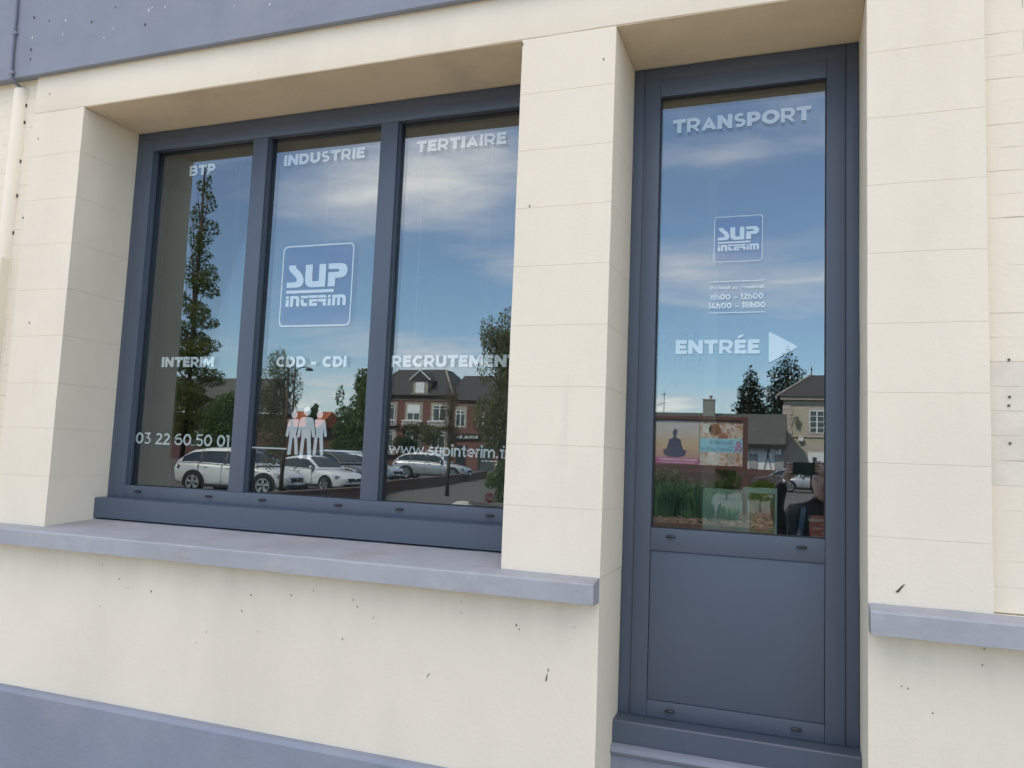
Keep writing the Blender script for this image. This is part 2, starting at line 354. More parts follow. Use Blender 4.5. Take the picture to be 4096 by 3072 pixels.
def signtext(name, body, x0, x1, zb, cap, y, mat, parent, w=.24, gap=.075):
    items = []; X_ = 0.0
    for ch in body:
        wc = w * (.80 if ch in 'SB8356asR' else 1.0); st, adv = glyph(ch, wc); items.append((X_, st, wc, ch)); X_ += adv + gap
    tot = X_ - gap; kx = (x1 - x0) / tot
    b = MB(); k = 0
    for ox, st, wc, ch in items:
        top = .74 if ch in 'wnmruseapc' else (1.07 if ch in 'ldhitf' else 1.0); lo_ = -.3 if ch == 'p' else 0.0
        for pl in st:
            ws = wc * (.6 if max(p[1] for p in pl) > 1.12 else 1.0)
            closed = (Vector(pl[0]) - Vector(pl[-1])).length < 1e-4
            P = [Vector(p) for p in (pl[:-1] if closed else pl)]; n = len(P); L_, R_ = [], []
            for i in range(n):
                a = P[i - 1] if (i or closed) else None; c = P[(i + 1) % n] if (i < n - 1 or closed) else None
                d0 = (P[i] - a).normalized() if a is not None else None; d1 = (c - P[i]).normalized() if c is not None else None
                if d0 is None: d0 = d1
                if d1 is None: d1 = d0
                t = (d0 + d1); t = t.normalized() if t.length > 1e-5 else d0
                nn = Vector((-t.y, t.x)); q = max(.45, abs(nn.dot(Vector((-d0.y, d0.x))))); nn = nn * (ws / 2 / q)
                L_.append(P[i] + nn); R_.append(P[i] - nn)
            yy = y - .00006 * (k % 4); k += 1
            zt_ = 9 if max(p.y for p in P) > 1.08 else top
            f = lambda p: (x0 + (ox + p.x) * kx, yy, zb + max(lo_, min(zt_, p.y)) * cap)
            vl = [b.bm.verts.new(f(p)) for p in L_]; vr = [b.bm.verts.new(f(p)) for p in R_]
            for i in range(n if closed else n - 1):
                j = (i + 1) % n; b.bm.faces.new([vl[i], vl[j], vr[j], vr[i]])
    return b.build(name, mat, parent)
def W(x, Yv, z=0.0):            # a place across the street given as distance along the mirror normal of the glazing
    return (x, .584 - Yv, z)
def gz(Yv):                     # ground height: the car park falls a little, then rises
    pts = [(0, 0), (13, 0), (22, -.12), (40, .17), (60, .3), (400, .6)]
    for (a, b), (c, d) in zip(pts, pts[1:]):
        if Yv <= c: return b + (d - b) * (Yv - a) / (c - a)
    return .6

# ================================================================== THE SHOP BUILDING
shop = thing('shop_building', 'cream painted building with blue grey fascia, sills and anthracite shop windows', 'building')
XL, X1, X2, X3, X4, XR = -2.573, -.7986, -.5084, .1612, .4292, 3.2
ZL, ZS = 2.8777, 1.290
FRY, DRY = .26, .273
# solid wall behind everything (walls, upper storey), built around the openings
for a, c in ((-6, XL - .004), (X1 + .004, X2 - .004), (X3 + .004, XR)): MB().box(a, c, .035, .60, 0, 3.04).build('core_wall', M['cream2'], shop)
MB().box(XL + .001, X1 - .001, .30, .60, 0, 1.30).build('spandrel_wall', M['cream2'], shop)
MB().box(X2 + .001, X3 - .001, .30, .60, 0, .75).build('spandrel_wall', M['cream2'], shop)
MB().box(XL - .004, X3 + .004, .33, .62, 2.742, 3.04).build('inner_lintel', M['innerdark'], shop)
# lower wall in front
lw = MB(); lw.box(-6, X2, 0, .034, .5, 1.224); lw.box(XL + .001, X1, .034, .298, 1.0, 1.224)
bmesh.ops.subdivide_edges(lw.bm, edges=lw.bm.edges, cuts=20, use_grid_fill=True); rnd_mesh(lw, .0012, 3)
lw.build('lower_wall', M['cream2'], shop)
lw = MB(); lw.box(X3, XR, 0, .034, 0, 1.224); lw.build('lower_wall', M['cream2'], shop)
MB().box(X2 - .05, X2 - .0005, .0345, FRY + .08, 0, 1.2895).build('reveal_wall', M['cream'], shop)
MB().box(X3 + .0005, X3 + .05, .0345, FRY + .08, 0, 1.2895).build('reveal_wall', M['cream'], shop)
# plinth with a sloping top edge
MB().prism([(-6, -.032, 0), (-6, -.032, .708), (-6, -.022, .7205), (-6, .0, .7215), (-6, .0, 0)], (6 + X2 - .002, 0, 0)).build('plinth', M['bluegrey'], shop)
MB().prism([(X3 + .002, -.032, 0), (X3 + .002, -.032, .708), (X3 + .002, -.022, .7205), (X3 + .002, 0, .7215), (X3 + .002, 0, 0)], (XR - X3, 0, 0)).build('plinth', M['bluegrey'], shop)
pts = [(X2 + .0005, .30, 0), (X2 + .0005, .205, 0), (X2 + .0005, .205, .758), (X2 + .0005, .196, .764), (X2 + .0005, .188, .775), (X2 + .0005, .192, .787), (X2 + .0005, .205, .7925), (X2 + .0005, .30, .7935)]
smooth_by_angle(MB().prism(pts, (X3 - X2 - .001, 0, 0)).build('plinth', M['bluegrey'], shop), 40)
# lintel, fascia, upper storey
def stone(x0, x1, z0, z1, y1, name='stone_block', mat='cream', y0=0.0):
    b = MB(); g = .00015
    b.box(x0, x1, y0, y1, z0 + g, z1 - g)
    n = 7
    b.bevel(.0006, 1)
    lo = [e for e in b.bm.edges if e.calc_length() > .08]
    bmesh.ops.subdivide_edges(b.bm, edges=lo, cuts=n, use_grid_fill=True)
    for v in b.bm.verts:
        nn = noise.noise_vector(v.co * 4) * .0010 + noise.noise_vector(v.co * 30) * .0005
        if v.co.y > y0 + .05: nn.y = 0
        if v.co.y < y0 + .002: nn.z *= 1.6
        v.co += nn
    o = b.build(name, M[mat], shop); smooth_by_angle(o, 30); return o
lb = MB(); lb.box(-2.835, XR, 0, .329, ZL + .001, 3.034)
bmesh.ops.subdivide_edges(lb.bm, edges=[e for e in lb.bm.edges if e.calc_length() > 1], cuts=60)
for v in lb.bm.verts: v.co += noise.noise_vector(v.co * 7) * .0016
lb.bevel(.004, 2); smooth_by_angle(lb.build('lintel', M['cream'], shop), 35)
MB().box(XL + .001, X1 - .001, .0025, .259, ZL - .0010, ZL + .0009).build('soffit', M['soffit_warm'], shop)
MB().box(X2 + .001, X3 - .001, .0025, .272, ZL - .0010, ZL + .0009).build('soffit', M['soffit_warm'], shop)
js = [2.8777, 2.7022, 2.5251, 2.3486, 2.172, 1.9949, 1.8157, 1.6482, 1.4728, ZS]
ks = [2.8777, 2.6971, 2.5184, 2.3403, 2.161, 1.9812, 1.8078, 1.6323, 1.4522, ZS]
for a, b_ in zip(js, js[1:]):
    stone(-2.835, XL, b_, a, .30); stone(X1, X2, b_, a, .30)
for a, b_ in zip(ks, ks[1:]): stone(X3, X4, b_, a, .30)
fb = MB(); fb.prism([(-6, -.028, 3.026), (-6, -.028, 3.95), (-6, .03, 3.96), (-6, .03, 3.0345), (-6, -.02, 3.024)], (6 + XR, 0, 0)).build('fascia_band', M['bluegrey'], shop)
MB().box(-6, XR, .0305, .6, 3.0405, 4.6).build('upper_wall', M['cream2'], shop)
MB().box(-6, -2.8355, .02, .0345, 3.0, 3.036).build('render_strip', M['cream2'], shop)
MB().box(-6.1, XR + .1, -.25, 8, 4.601, 4.75).build('cornice', M['bluegrey'], shop)
MB().prism([(-6.1, -.2, 4.751), (-6.1, 4, 6.2), (-6.1, 8, 4.751)], (XR + 6.2, 0, 0)).build('roof', material('slate_roof', (.06, .065, .075), .6, var=.2, vscale=4), shop)
# room shell
for q in ((-6, -5.9, .601, 8), (XR - .1, XR, .601, 8), (-5.899, XR - .101, 7.9, 8)): MB().box(*q, 0, 4.6).build('side_wall', M['cream2'], shop)
MB().box(-5.9, XR - .1, .6, 7.9, 3.2, 3.35).build('ceiling', M['inner'], shop)
MB().box(-5.9, XR - .1, .601, 7.9, .55, .70).build('room_floor', M['floor_in'], shop)
MB().box(-3.3, XR - .1, 4.2, 4.3, .7, 3.2).build('partition_wall', M['inner'], shop)
MB().box(-3.3, -3.2, .61, 4.2, .7, 3.2).build('partition_wall', M['inner'], shop)
MB().box(-.49, -.42, 2.2, 4.2, .7, 3.2).build('partition_wall', M['inner'], shop)
MB().box(XL - .001, XL + .052, .345, .40, 1.30, 2.741).build('inner_reveal', material('white_inner_reveal', (.72, .76, .70), .8), shop)

# painted bricks in the recessed panels beside the pilasters
brick_meshes = []
for k in range(5):
    b = MB(); L = .2195; b.box(0, L - .0004, 0, .045, .0001, .0593)
    b.bevel(.0006, 1)
    bmesh.ops.subdivide_edges(b.bm, edges=[e for e in b.bm.edges if e.calc_length() > .1], cuts=5)
    for v in b.bm.verts:
        if v.co.y < .02: v.co += noise.noise_vector(v.co * 14 + Vector((k * 9, 0, 0))) * .0012
    o = b.build('brick', M['cream'], shop); smooth_by_angle(o, 35); brick_meshes.append(o.data); 
    if k == 0: b0 = o
    else: bpy.data.objects.remove(o)
first = [b0]
pm = [me.copy() for me in brick_meshes[:3]]
for me in pm: me.materials.clear(); me.materials.append(M['patch'])
def brick(x, z, y, meshes):
    if first: o = first.pop()
    else: o = bpy.data.objects.new('brick', meshes[0]); C.objects.link(o); o.parent = shop
    o.data = random.choice(meshes); o.location = (x, y + random.uniform(-.0003, .0003), z); return o
z = 1.2925; i = 0
while z < 3.02:
    x = X4 - (.11 if i % 2 else 0) - .02
    for _ in range(3 if z < 3 else 3):
        grey = 1.575 < z < 1.88
        brick(x, z, .025, pm if grey else brick_meshes); x += .2195
    x = -2.79 + .2195 - (.11 if i % 2 else 0) - .11
    for _ in range(3): x -= .2195; brick(x, z, .018, brick_meshes)
    if i % 2 == 0: brick(-3.25 - .2, z, .018, brick_meshes)
    z += .0594; i += 1
for (x, z) in [(.474, 1.891), (.474, 1.801), (.472, 1.78), (.473, 1.69)]:
    MB().lathe([(.0032, -.004), (.0028, -.0052), (.0015, -.003), (.0014, .002)], (x, .027, z), 'Y', 12).build('screw_hole', M['dirt'], shop)

# stone sills
def sill_noise(b):
    for v in b.bm.verts: v.co += noise.noise_vector(v.co * 11) * .0010 + noise.noise_vector(v.co * 40) * .0006
b = MB(); n_ = 80; x0, x1 = XL + .0006, X1 - .0006
b.grid([[(x0 + (x1 - x0) * k / n_, y, z) for k in range(n_ + 1)] for y, z in ((0, 1.2915), (.1, 1.2995), (.2, 1.3065), (.299, 1.314), (.299, 1.23))]); sill_noise(b); smooth_by_angle(b.build('stone_sill', M['sill'], shop), 40)
def sill_lip(x0, x1):
    b = MB(); pr = [(x0, -.0701, 1.228), (x0, -.0701, 1.279), (x0, -.0661, 1.2836), (x0, .0004, 1.2915), (x0, .0004, 1.226), (x0, -.06, 1.226)]
    b.prism(pr, (x1 - x0, 0, 0))
    bmesh.ops.subdivide_edges(b.bm, edges=[e for e in b.bm.edges if e.calc_length() > .4], cuts=110)
    sill_noise(b); return smooth_by_angle(b.build('stone_sill', M['sill'], shop), 30)
sill_lip(-6, X2 - .001); sill_lip(X3 + .001, XR)
MB().box(-6, XL - .001, 0, .034, 1.2245, 1.2895).build('sill_bed', M['cream'], shop)
MB().box(X1 + .001, X2 - .001, .0, .034, 1.2245, 1.2895).build('sill_bed', M['cream'], shop)
MB().box(X3 + .001, XR, .0, .034, 1.2245, 1.2895).build('sill_bed', M['cream'], shop)

# chips and scratches in the lower wall paint
def chip(x, z, y, s, mat, k=1.0):
    n = 7; pts = []
    a0 = random.random() * 6
    for i in range(n):
        a = 2 * math.pi * i / n; r = s * random.uniform(.5, 1.1)
        pts.append((x + r * math.cos(a) * .8 + r * math.sin(a) * .25 * math.sin(a0), y, z + r * math.sin(a) * k))
    return pts
cb = MB()
for i, (x, z) in enumerate([(-2.282, 1.18), (-2.2, 1.138), (-2.274, 1.038), (-2.159, 1.111), (-2.057, 1.109), (-1.65, 1.136), (-1.681, 1.083), (-1.814, 1.002), (-1.614, 1.025), (-1.853, .964), (-1.417, 1.172), (-1.498, 1.15), (-1.275, 1.157), (-1.259, 1.139), (-1.202, 1.112), (-1.304, 1.038), (-.917, 1.188), (-.916, 1.156), (-.745, 1.14), (-.736, 1.13), (-.577, 1.152), (-1.008, .971), (-1.013, .965)]):
    cb.prism(chip(x, z, .003, random.uniform(.0010, .0026), None, 1.6), (0, -.0045, 0))
cb.prism([(-.654, .003, .998), (-.6505, .003, .9995), (-.648, .003, 1.02), (-.6515, .003, 1.013)], (0, -.0045, 0)); cb.prism([(-.6475, .003, 1.024), (-.6455, .003, 1.026), (-.646, .003, 1.034), (-.648, .003, 1.03)], (0, -.0045, 0))
tag(cb.build('paint_chip', M['dirt'], shop), kind='stuff')
cb = MB()
for (x, z) in [(.234, 1.103), (.248, 1.099), (.404, 1.173), (.408, 1.209), (.3, 1.05)]: cb.prism(chip(x, z, .003, .0022, None), (0, -.0045, 0))
cb.prism([(.222, .002, 1.3225), (.228, .002, 1.3215), (.243, .002, 1.343), (.2375, .002, 1.3395)], (0, -.0035, 0))
tag(cb.build('paint_chip', M['dirt'], shop), kind='stuff')
cb = MB()
for (x, z) in [(-2.76, 2.95), (-2.799, 2.774), (-2.838, 2.46), (-2.748, 2.046), (-.797, 2.863), (-.543, 2.779), (-.754, 2.353)]: cb.prism(chip(x, z, .002, .0024, None, 2.2), (0, -.0035, 0))
tag(cb.build('paint_chip', M['dirt'], shop), kind='stuff')
fw, fd = MB(), MB()
for i, (x, z) in enumerate([(-2.851, 3.264), (-2.767, 3.237), (-2.678, 3.224), (-2.428, 3.154), (-2.472, 3.123), (-2.429, 3.237), (-2.248, 3.205), (-2.263, 3.198), (-2.186, 3.197), (-2.543, 3.196), (-2.275, 3.144), (-1.873, 3.15), (-2.851, 3.132), (-1.723, 3.129), (-2.687, 3.171), (-2.848, 3.091), (-2.85, 3.18), (-2.0, 3.2), (-1.5, 3.17)]):
    (fw if i % 5 in (2, 3, 4, 1) and i not in (1, 9, 12, 15) else fd).prism(chip(x, z, -.026, random.uniform(.003, .0062), None, 1.5), (0, -.0035, 0))
tag(fw.build('plaster_chip', material('white_plaster', (.58, .59, .62), .9), shop), kind='stuff'); tag(fd.build('drill_hole', M['dirt'], shop), kind='stuff')

# rain pipe cover, box and cable on the left
pipe = MB(); pp = []
for k in range(9):
    a = math.pi * k / 8; pp.append((-2.932 - .028 * math.cos(a) * 1.0, .02 - .036 * math.sin(a), 0))
rows = [[(x, y, z) for x, y, _ in pp] for z in (2.02, 2.99)]
rows += [[(-2.932 + (x + 2.932) * .55, .02 + (y - .02) * .5, 3.007) for x, y, _ in pp], [(-2.932, .02, 3.009) for _ in pp]]
pipe.grid(rows); smooth_by_angle(pipe.build('drainpipe', M['cream'], shop), 60)
MB().box(-3.2, -2.905, -.022, .02, 1.296, 2.305).bevel(.004).build('meter_cover', M['cream'], shop)
cl = MB()
for z in (2.93, 2.86, 2.70, 2.56, 2.41): cl.box(-2.9035, -2.9022, .012, .019, z - .008, z + .005)
tag(cl.build('pipe_clip', M['dirt'], shop), kind='stuff')
cab = MB(); cab.tube([(-2.952, -.036, 3.9), (-2.947, -.037, 3.40), (-2.942, -.035, 3.28), (-2.9405, -.0365, 3.21), (-2.940, -.035, 3.12), (-2.9345, -.035, 3.04), (-2.9325, -.034, 3.02), (-2.929, -.02, 3.008), (-2.925, .002, 3.0)], .0052, 8)
cab.build('cable', material('blue_painted_cable', (.13, .15, .20), .5), shop, smooth=True)
for z, x in ((3.21, -2.9405), (3.045, -2.935)):
    MB().box(x - .012, x + .012, -.0405, -.0285, z - .0055, z + .0055).bevel(.002).build('cable_clip', M['bluegrey'], shop)

# ------------------------------------------------------------------ windows
def bar(parent, name, x0, x1, z0, z1, y0, y1, bev=.0022, mat='frame'):
    b = MB().box(x0, x1, y0, y1, z0, z1); b.bevel(bev, 2)
    return smooth_by_angle(b.build(name, M[mat], parent), 40)
def pane(parent, x0, x1, z0, z1, y=.292):
    o = None
    for (ya, mt) in ((y, 'pane_out'), (y + .013, 'pane_in')):
        b = MB().box(x0, x1, ya, ya + .004, z0, z1)
        o = b.build('glass_pane', [M[mt], M['clear']], parent)
        for p in o.data.polygons: p.material_index = 0 if p.normal.y < -.5 else 1
def drain_cap(parent, x, z, y):
    b = MB(); b.lathe([(.0155, 0), (.0165, .0025), (.0150, .0052), (.008, .0065), (.001, .0068)], (0, 0, 0), 'Z', 20)
    for v in b.bm.verts:
        v.co = Vector((v.co.x * .88, -v.co.z * 1.6, v.co.y * .30))
        if v.co.z < 0: v.co.z *= .6
    b.box(-.0135, .0135, -.0045, .001, -.0035, .0005)
    o = b.build('drain_cap', M['plastic'], parent, smooth=False); o.location = (x, y, z); return o
def seal(parent, x0, x1, z0, z1, y):
    b = MB(); t = .0035
    b.box(x0, x0 + t, y - .006, y - .0005, z0, z1); b.box(x1 - t, x1, y - .006, y - .0005, z0, z1); b.box(x0 + t, x1 - t, y - .006, y - .0005, z1 - t, z1); b.box(x0 + t, x1 - t, y - .006, y - .0005, z0, z0 + t)
    b.build('gasket', M['gasket'], parent)

win = bpy.data.objects.new('window', None); C.objects.link(win); win.parent = shop; win['label'] = 'wide three-pane shop window with company logo and sector names in white film'
y0 = FRY; y1 = .345
g0, g1, g2, g3, g4, g5 = -2.4813, -1.9875, -1.9202, -1.4274, -1.359, -.862
gb, gt = 1.4418, 2.7953
# outer frame a few mm back from the sash
bar(win, 'outer_frame', XL + .0008, XL + .036, 1.390, ZL - .0012, y0 + .006, y1)
bar(win, 'outer_frame', X1 - .034, X1 - .0008, 1.390, ZL - .0012, y0 + .006, y1)
bar(win, 'outer_frame', XL + .0365, X1 - .0345, ZL - .036, ZL - .0012, y0 + .006, y1)
bar(win, 'sash_stile', XL + .0365, g0, 1.391, ZL - .0365, y0, y1)
bar(win, 'sash_stile', g5, X1 - .0345, 1.391, ZL - .0365, y0, y1)
bar(win, 'top_rail', g0 + .0003, g5 - .0003, gt, ZL - .0365, y0 + .0006, y1)
bar(win, 'bottom_rail', g0 + .0003, g5 - .0003, 1.391, gb, y0 + .0006, y1)
bar(win, 'mullion', g1, g2, gb + .0004, gt - .0004, y0 + .0012, y1)
bar(win, 'mullion', g3, g4, gb + .0004, gt - .0004, y0 + .0012, y1)
bar(win, 'glazing_bead', g0, g0 + .004, gb, gt, .276, .291, .001); bar(win, 'glazing_bead', g2, g2 + .004, gb, gt, .276, .291, .001); bar(win, 'glazing_bead', g4, g4 + .004, gb, gt, .276, .291, .001)
ss = MB().prism([(XL - .003, .209, 1.3145), (XL - .003, .2085, 1.388), (XL - .003, .2115, 1.3905), (XL - .003, .262, 1.3925), (XL - .003, .30, 1.3925), (XL - .003, .30, 1.3145)], (X1 - XL + .003, 0, 0))
ss.build('sub_sill', M['frame'], win)
for a, b_ in ((g0, g1), (g2, g3), (g4, g5)):
    pane(win, a - .004, b_ + .004, gb - .004, gt + .004); seal(win, a, b_, gb, gt, .2915)
for x in (-2.41, -2.07, -1.83, -1.51, -1.27, -.94): drain_cap(win, x, 1.420, y0)

door = bpy.data.objects.new('window', None); C.objects.link(door); door.parent = shop; door['label'] = 'tall narrow glazed shop window with solid lower panel and entrance arrow'
e0, e1, eb, et, ep, eq = -.4215, .0719, 1.4148, 2.7761, 1.3474, .9093
y0 = DRY
bar(door, 'outer_frame', X2 + .0008, X2 + .037, .8595, ZL - .0012, y0 + .006, y1)
bar(door, 'outer_frame', X3 - .037, X3 - .0008, .8595, ZL - .0012, y0 + .006, y1)
bar(door, 'outer_frame', X2 + .0375, X3 - .0375, ZL - .042, ZL - .0012, y0 + .006, y1)
bar(door, 'sash_stile', X2 + .0375, e0, .860, ZL - .0425, y0, y1)
bar(door, 'sash_stile', e1, X3 - .0375, .860, ZL - .0425, y0, y1)
bar(door, 'top_rail', e0 + .0003, e1 - .0003, et, ZL - .0425, y0 + .0006, y1)
bar(door, 'middle_rail', e0 + .0003, e1 - .0003, ep, eb, y0 + .0006, y1)
bar(door, 'bottom_rail', e0 + .0003, e1 - .0003, .860, eq, y0 + .0006, y1)
bar(door, 'panel', e0 + .0012, e1 - .0012, eq + .0012, ep - .0012, y0 + .005, y1 - .01, .001)
pane(door, e0 - .004, e1 + .004, eb - .004, et + .004, .2925); seal(door, e0, e1, eb, et, .292)
for x, z in ((-.36, 1.392), (.01, 1.388), (-.352, .885), (-.002, .887)): drain_cap(door, x, z, y0)
MB().prism([(X2 + .0005, .212, .794), (X2 + .0005, .2115, .853), (X2 + .0005, .2145, .857), (X2 + .0005, .272, .8592), (X2 + .0005, .30, .8592), (X2 + .0005, .30, .794)], (X3 - X2 - .001, 0, 0)).build('sub_sill', M['frame'], door)

# vinyl lettering stuck behind the outer pane
YF = .2911
F = M['film']
B1, B2, B3 = .275, .17, .15
signtext('lettering', 'BTP', -2.315, -2.187, 2.6855, .0425, YF, F, win, B1)
signtext('lettering', 'INDUSTRIE', -1.8615, -1.507, 2.6855, .0425, YF, F, win, B1)
signtext('lettering', 'TERTIAIRE', -1.296, -.951, 2.683, .043, YF, F, win, B1)
signtext('lettering', 'INTERIM', -2.377, -2.121, 1.9105, .040, YF, F, win, B1)
signtext('lettering', 'CDD - CDI', -1.835, -1.532, 1.9095, .040, YF, F, win, B1)
signtext('lettering', 'RECRUTEMENT', -1.348, -.874, 1.909, .041, YF, F, win, B1)
signtext('lettering', '03 22 60 50 01', -2.476, -2.022, 1.605, .045, YF, F, win, B2)
signtext('lettering', 'www.supinterim.fr', -1.341, -.893, 1.6045, .040, YF, F, win, .165)
signtext('lettering', 'TRANSPORT', -.383, .029, 2.657, .045, YF + .0002, F, door, B1)
signtext('lettering', 'ENTRÉE', -.360, -.111, 1.948, .043, YF + .0002, F, door, .27)
signtext('lettering', 'Du lundi au Vendredi', -.259, -.101, 2.147, .0105, YF + .0002, F, door, .2, .14)
signtext('lettering', '8h00 - 12h00', -.258, -.102, 2.114, .018, YF + .0002, F, door, .22)
signtext('lettering', '14h00 - 18h00', -.263, -.096, 2.087, .0185, YF + .0002, F, door, .22)
def flat(parent, name, polys, mat, y):
    b = MB()
    for p in polys: b.prism([(x, y, z) for x, z in p], (0, .0003, 0))
    return b.build(name, mat, parent)
flat(door, 'printed_line', [[(-.262, 2.1695), (-.099, 2.1695), (-.099, 2.1725), (-.262, 2.1725)]], F, YF); flat(door, 'printed_line', [[(-.262, 2.0725), (-.099, 2.0725), (-.099, 2.0755), (-.262, 2.0755)]], F, YF)
def rounded(pts, r, n=5):
    out = []; L = len(pts)
    for i, p in enumerate(pts):
        p = Vector(p).to_2d() if len(p) > 2 else Vector(p); a = Vector(pts[i - 1]); b = Vector(pts[(i + 1) % L])
        d1 = (a - p).normalized() * r; d2 = (b - p).normalized() * r
        for k in range(n + 1):
            t = k / n; out.append(tuple((p + d1) * (1 - t) ** 2 + p * 2 * t * (1 - t) + (p + d2) * t * t))
    return out
flat(door, 'arrow', [rounded([(-.086, 2.0145), (-.0025, 1.967), (-.085, 1.9195)], .007)], F, YF)
flat(win, 'printed_line', [[(-1.93, 1.6055), (-1.763, 1.6055), (-1.763, 1.611), (-1.93, 1.611)]], F, YF); flat(win, 'printed_line', [[(-1.602, 1.6055), (-1.447, 1.6055), (-1.447, 1.611), (-1.602, 1.611)]], F, YF)
LOGO = {'S': [(.094, .757), (.199, .757), (.199, .724), (.277, .66), (.312, .60), (.319, .56), (.312, .52), (.283, .492), (.24, .482), (.078, .481), (.078, .546), (.176, .546), (.208, .552), (.22, .575), (.208, .603), (.117, .685), (.098, .715)],
 'U': [(.336, .757), (.436, .757), (.44, .562), (.45, .549), (.531, .549), (.531, .757), (.625, .757), (.625, .478), (.43, .478), (.38, .49), (.35, .52), (.338, .56)],
 'P': [(.658, .757), (.845, .755), (.889, .74), (.919, .70), (.925, .655), (.905, .608), (.863, .582), (.762, .579), (.762, .479), (.661, .479), (.661, .651), (.78, .651), (.808, .656), (.814, .67), (.805, .684), (.779, .689), (.661, .689)],
 'bar': [(.078, .446), (.759, .446), (.744, .409), (.078, .409)], 'a': [(.081, .376), (.123, .376), (.123, .345), (.081, .345)], 'b': [(.081, .334), (.128, .334), (.128, .248), (.081, .248)],
 'c': [(.143, .378), (.235, .378), (.264, .367), (.278, .338), (.276, .248), (.23, .248), (.231, .328), (.221, .342), (.19, .342), (.19, .248), (.145, .248)],
 'd': [(.292, .376), (.404, .376), (.404, .345), (.292, .345)], 'e': [(.296, .331), (.339, .331), (.34, .296), (.355, .284), (.397, .284), (.395, .248), (.336, .248), (.306, .261), (.296, .29)],
 'f': [(.414, .378), (.531, .378), (.531, .346), (.414, .346)], 'g': [(.417, .331), (.531, .331), (.531, .300), (.459, .300), (.459, .284), (.531, .284), (.531, .248), (.417, .248)],
 'h': [(.539, .378), (.632, .378), (.655, .367), (.661, .345), (.539, .345)], 'k': [(.539, .331), (.661, .331), (.655, .308), (.642, .297), (.658, .284), (.656, .248), (.607, .248), (.609, .284), (.599, .297), (.539, .297)],
 'l': [(.674, .376), (.718, .376), (.718, .345), (.674, .345)], 'm': [(.674, .333), (.718, .333), (.718, .247), (.674, .247)],
 'n': [(.735, .376), (.883, .376), (.915, .36), (.926, .332), (.924, .246), (.879, .246), (.879, .33), (.853, .341), (.847, .341), (.847, .246), (.805, .246), (.805, .341), (.781, .341), (.781, .247), (.737, .247)]}
def logo(parent, x, z, s, y):
    flat(parent, 'logo_lettering', [[(x + a * s, z + b * s) for a, b in p] for p in LOGO.values()], F, y)
    out = rounded([(x, z), (x + s, z), (x + s, z + s), (x, z + s)], .075 * s, 6); k = .017 * s
    inn = rounded([(x + k, z + k), (x + s - k, z + k), (x + s - k, z + s - k), (x + k, z + s - k)], .062 * s, 6)
    b = MB(); n = len(out); vo = [b.bm.verts.new((a, y, c)) for a, c in out]; vi = [b.bm.verts.new((a, y, c)) for a, c in inn]
    for i in range(n): b.bm.faces.new([vo[i], vo[(i + 1) % n], vi[(i + 1) % n], vi[i]])
    b.build('logo_border', F, parent)
    flat(parent, 'logo_background', [inn], M['tint'], .2975)
logo(win, -1.8355, 2.0605, .3085, YF); logo(door, -.2495, 2.231, .1435, YF + .0002)
def ell(x0, x1, z0, z1, n=22): return [((x0 + x1) / 2 + (x1 - x0) / 2 * math.cos(2 * math.pi * k / n), (z0 + z1) / 2 + (z1 - z0) / 2 * math.sin(2 * math.pi * k / n)) for k in range(n)]
P1 = [(-1.761, 1.713), (-1.750, 1.7175), (-1.737, 1.718), (-1.725, 1.7172), (-1.717, 1.715), (-1.72, 1.692), (-1.727, 1.661), (-1.726, 1.657), (-1.72, 1.649), (-1.713, 1.591), (-1.717, 1.588), (-1.723, 1.587), (-1.727, 1.59), (-1.734, 1.65), (-1.74, 1.65), (-1.744, 1.59), (-1.748, 1.587), (-1.756, 1.587), (-1.759, 1.591), (-1.754, 1.648), (-1.756, 1.683), (-1.759, 1.656), (-1.763, 1.652), (-1.769, 1.653), (-1.771, 1.657), (-1.765, 1.698)]
P2 = [(-1.71, 1.721), (-1.698, 1.7255), (-1.683, 1.727), (-1.669, 1.7255), (-1.658, 1.722), (-1.654, 1.714), (-1.643, 1.657), (-1.646, 1.653), (-1.652, 1.652), (-1.656, 1.655), (-1.664, 1.689), (-1.662, 1.649), (-1.655, 1.578), (-1.658, 1.574), (-1.666, 1.574), (-1.671, 1.577), (-1.679, 1.648), (-1.688, 1.649), (-1.692, 1.578), (-1.696, 1.573), (-1.704, 1.573), (-1.708, 1.576), (-1.702, 1.65), (-1.704, 1.688), (-1.709, 1.654), (-1.714, 1.651), (-1.72, 1.651), (-1.722, 1.655), (-1.715, 1.709)]
P3 = [(-1.650, 1.716), (-1.640, 1.7185), (-1.629, 1.719), (-1.616, 1.7182), (-1.608, 1.716), (-1.604, 1.711), (-1.595, 1.66), (-1.598, 1.656), (-1.604, 1.656), (-1.606, 1.659), (-1.612, 1.687), (-1.611, 1.652), (-1.605, 1.593), (-1.608, 1.589), (-1.615, 1.589), (-1.619, 1.593), (-1.626, 1.653), (-1.633, 1.653), (-1.637, 1.592), (-1.641, 1.589), (-1.648, 1.589), (-1.65, 1.593), (-1.647, 1.651), (-1.641, 1.658), (-1.640, 1.664), (-1.647, 1.694)]
for hp, bp in ((ell(-1.751, -1.725, 1.72, 1.748), P1), (ell(-1.699, -1.668, 1.731, 1.763), P2), (ell(-1.643, -1.616, 1.723, 1.75), P3)):
    flat(win, 'figure_emblem', [hp, bp], F, YF)

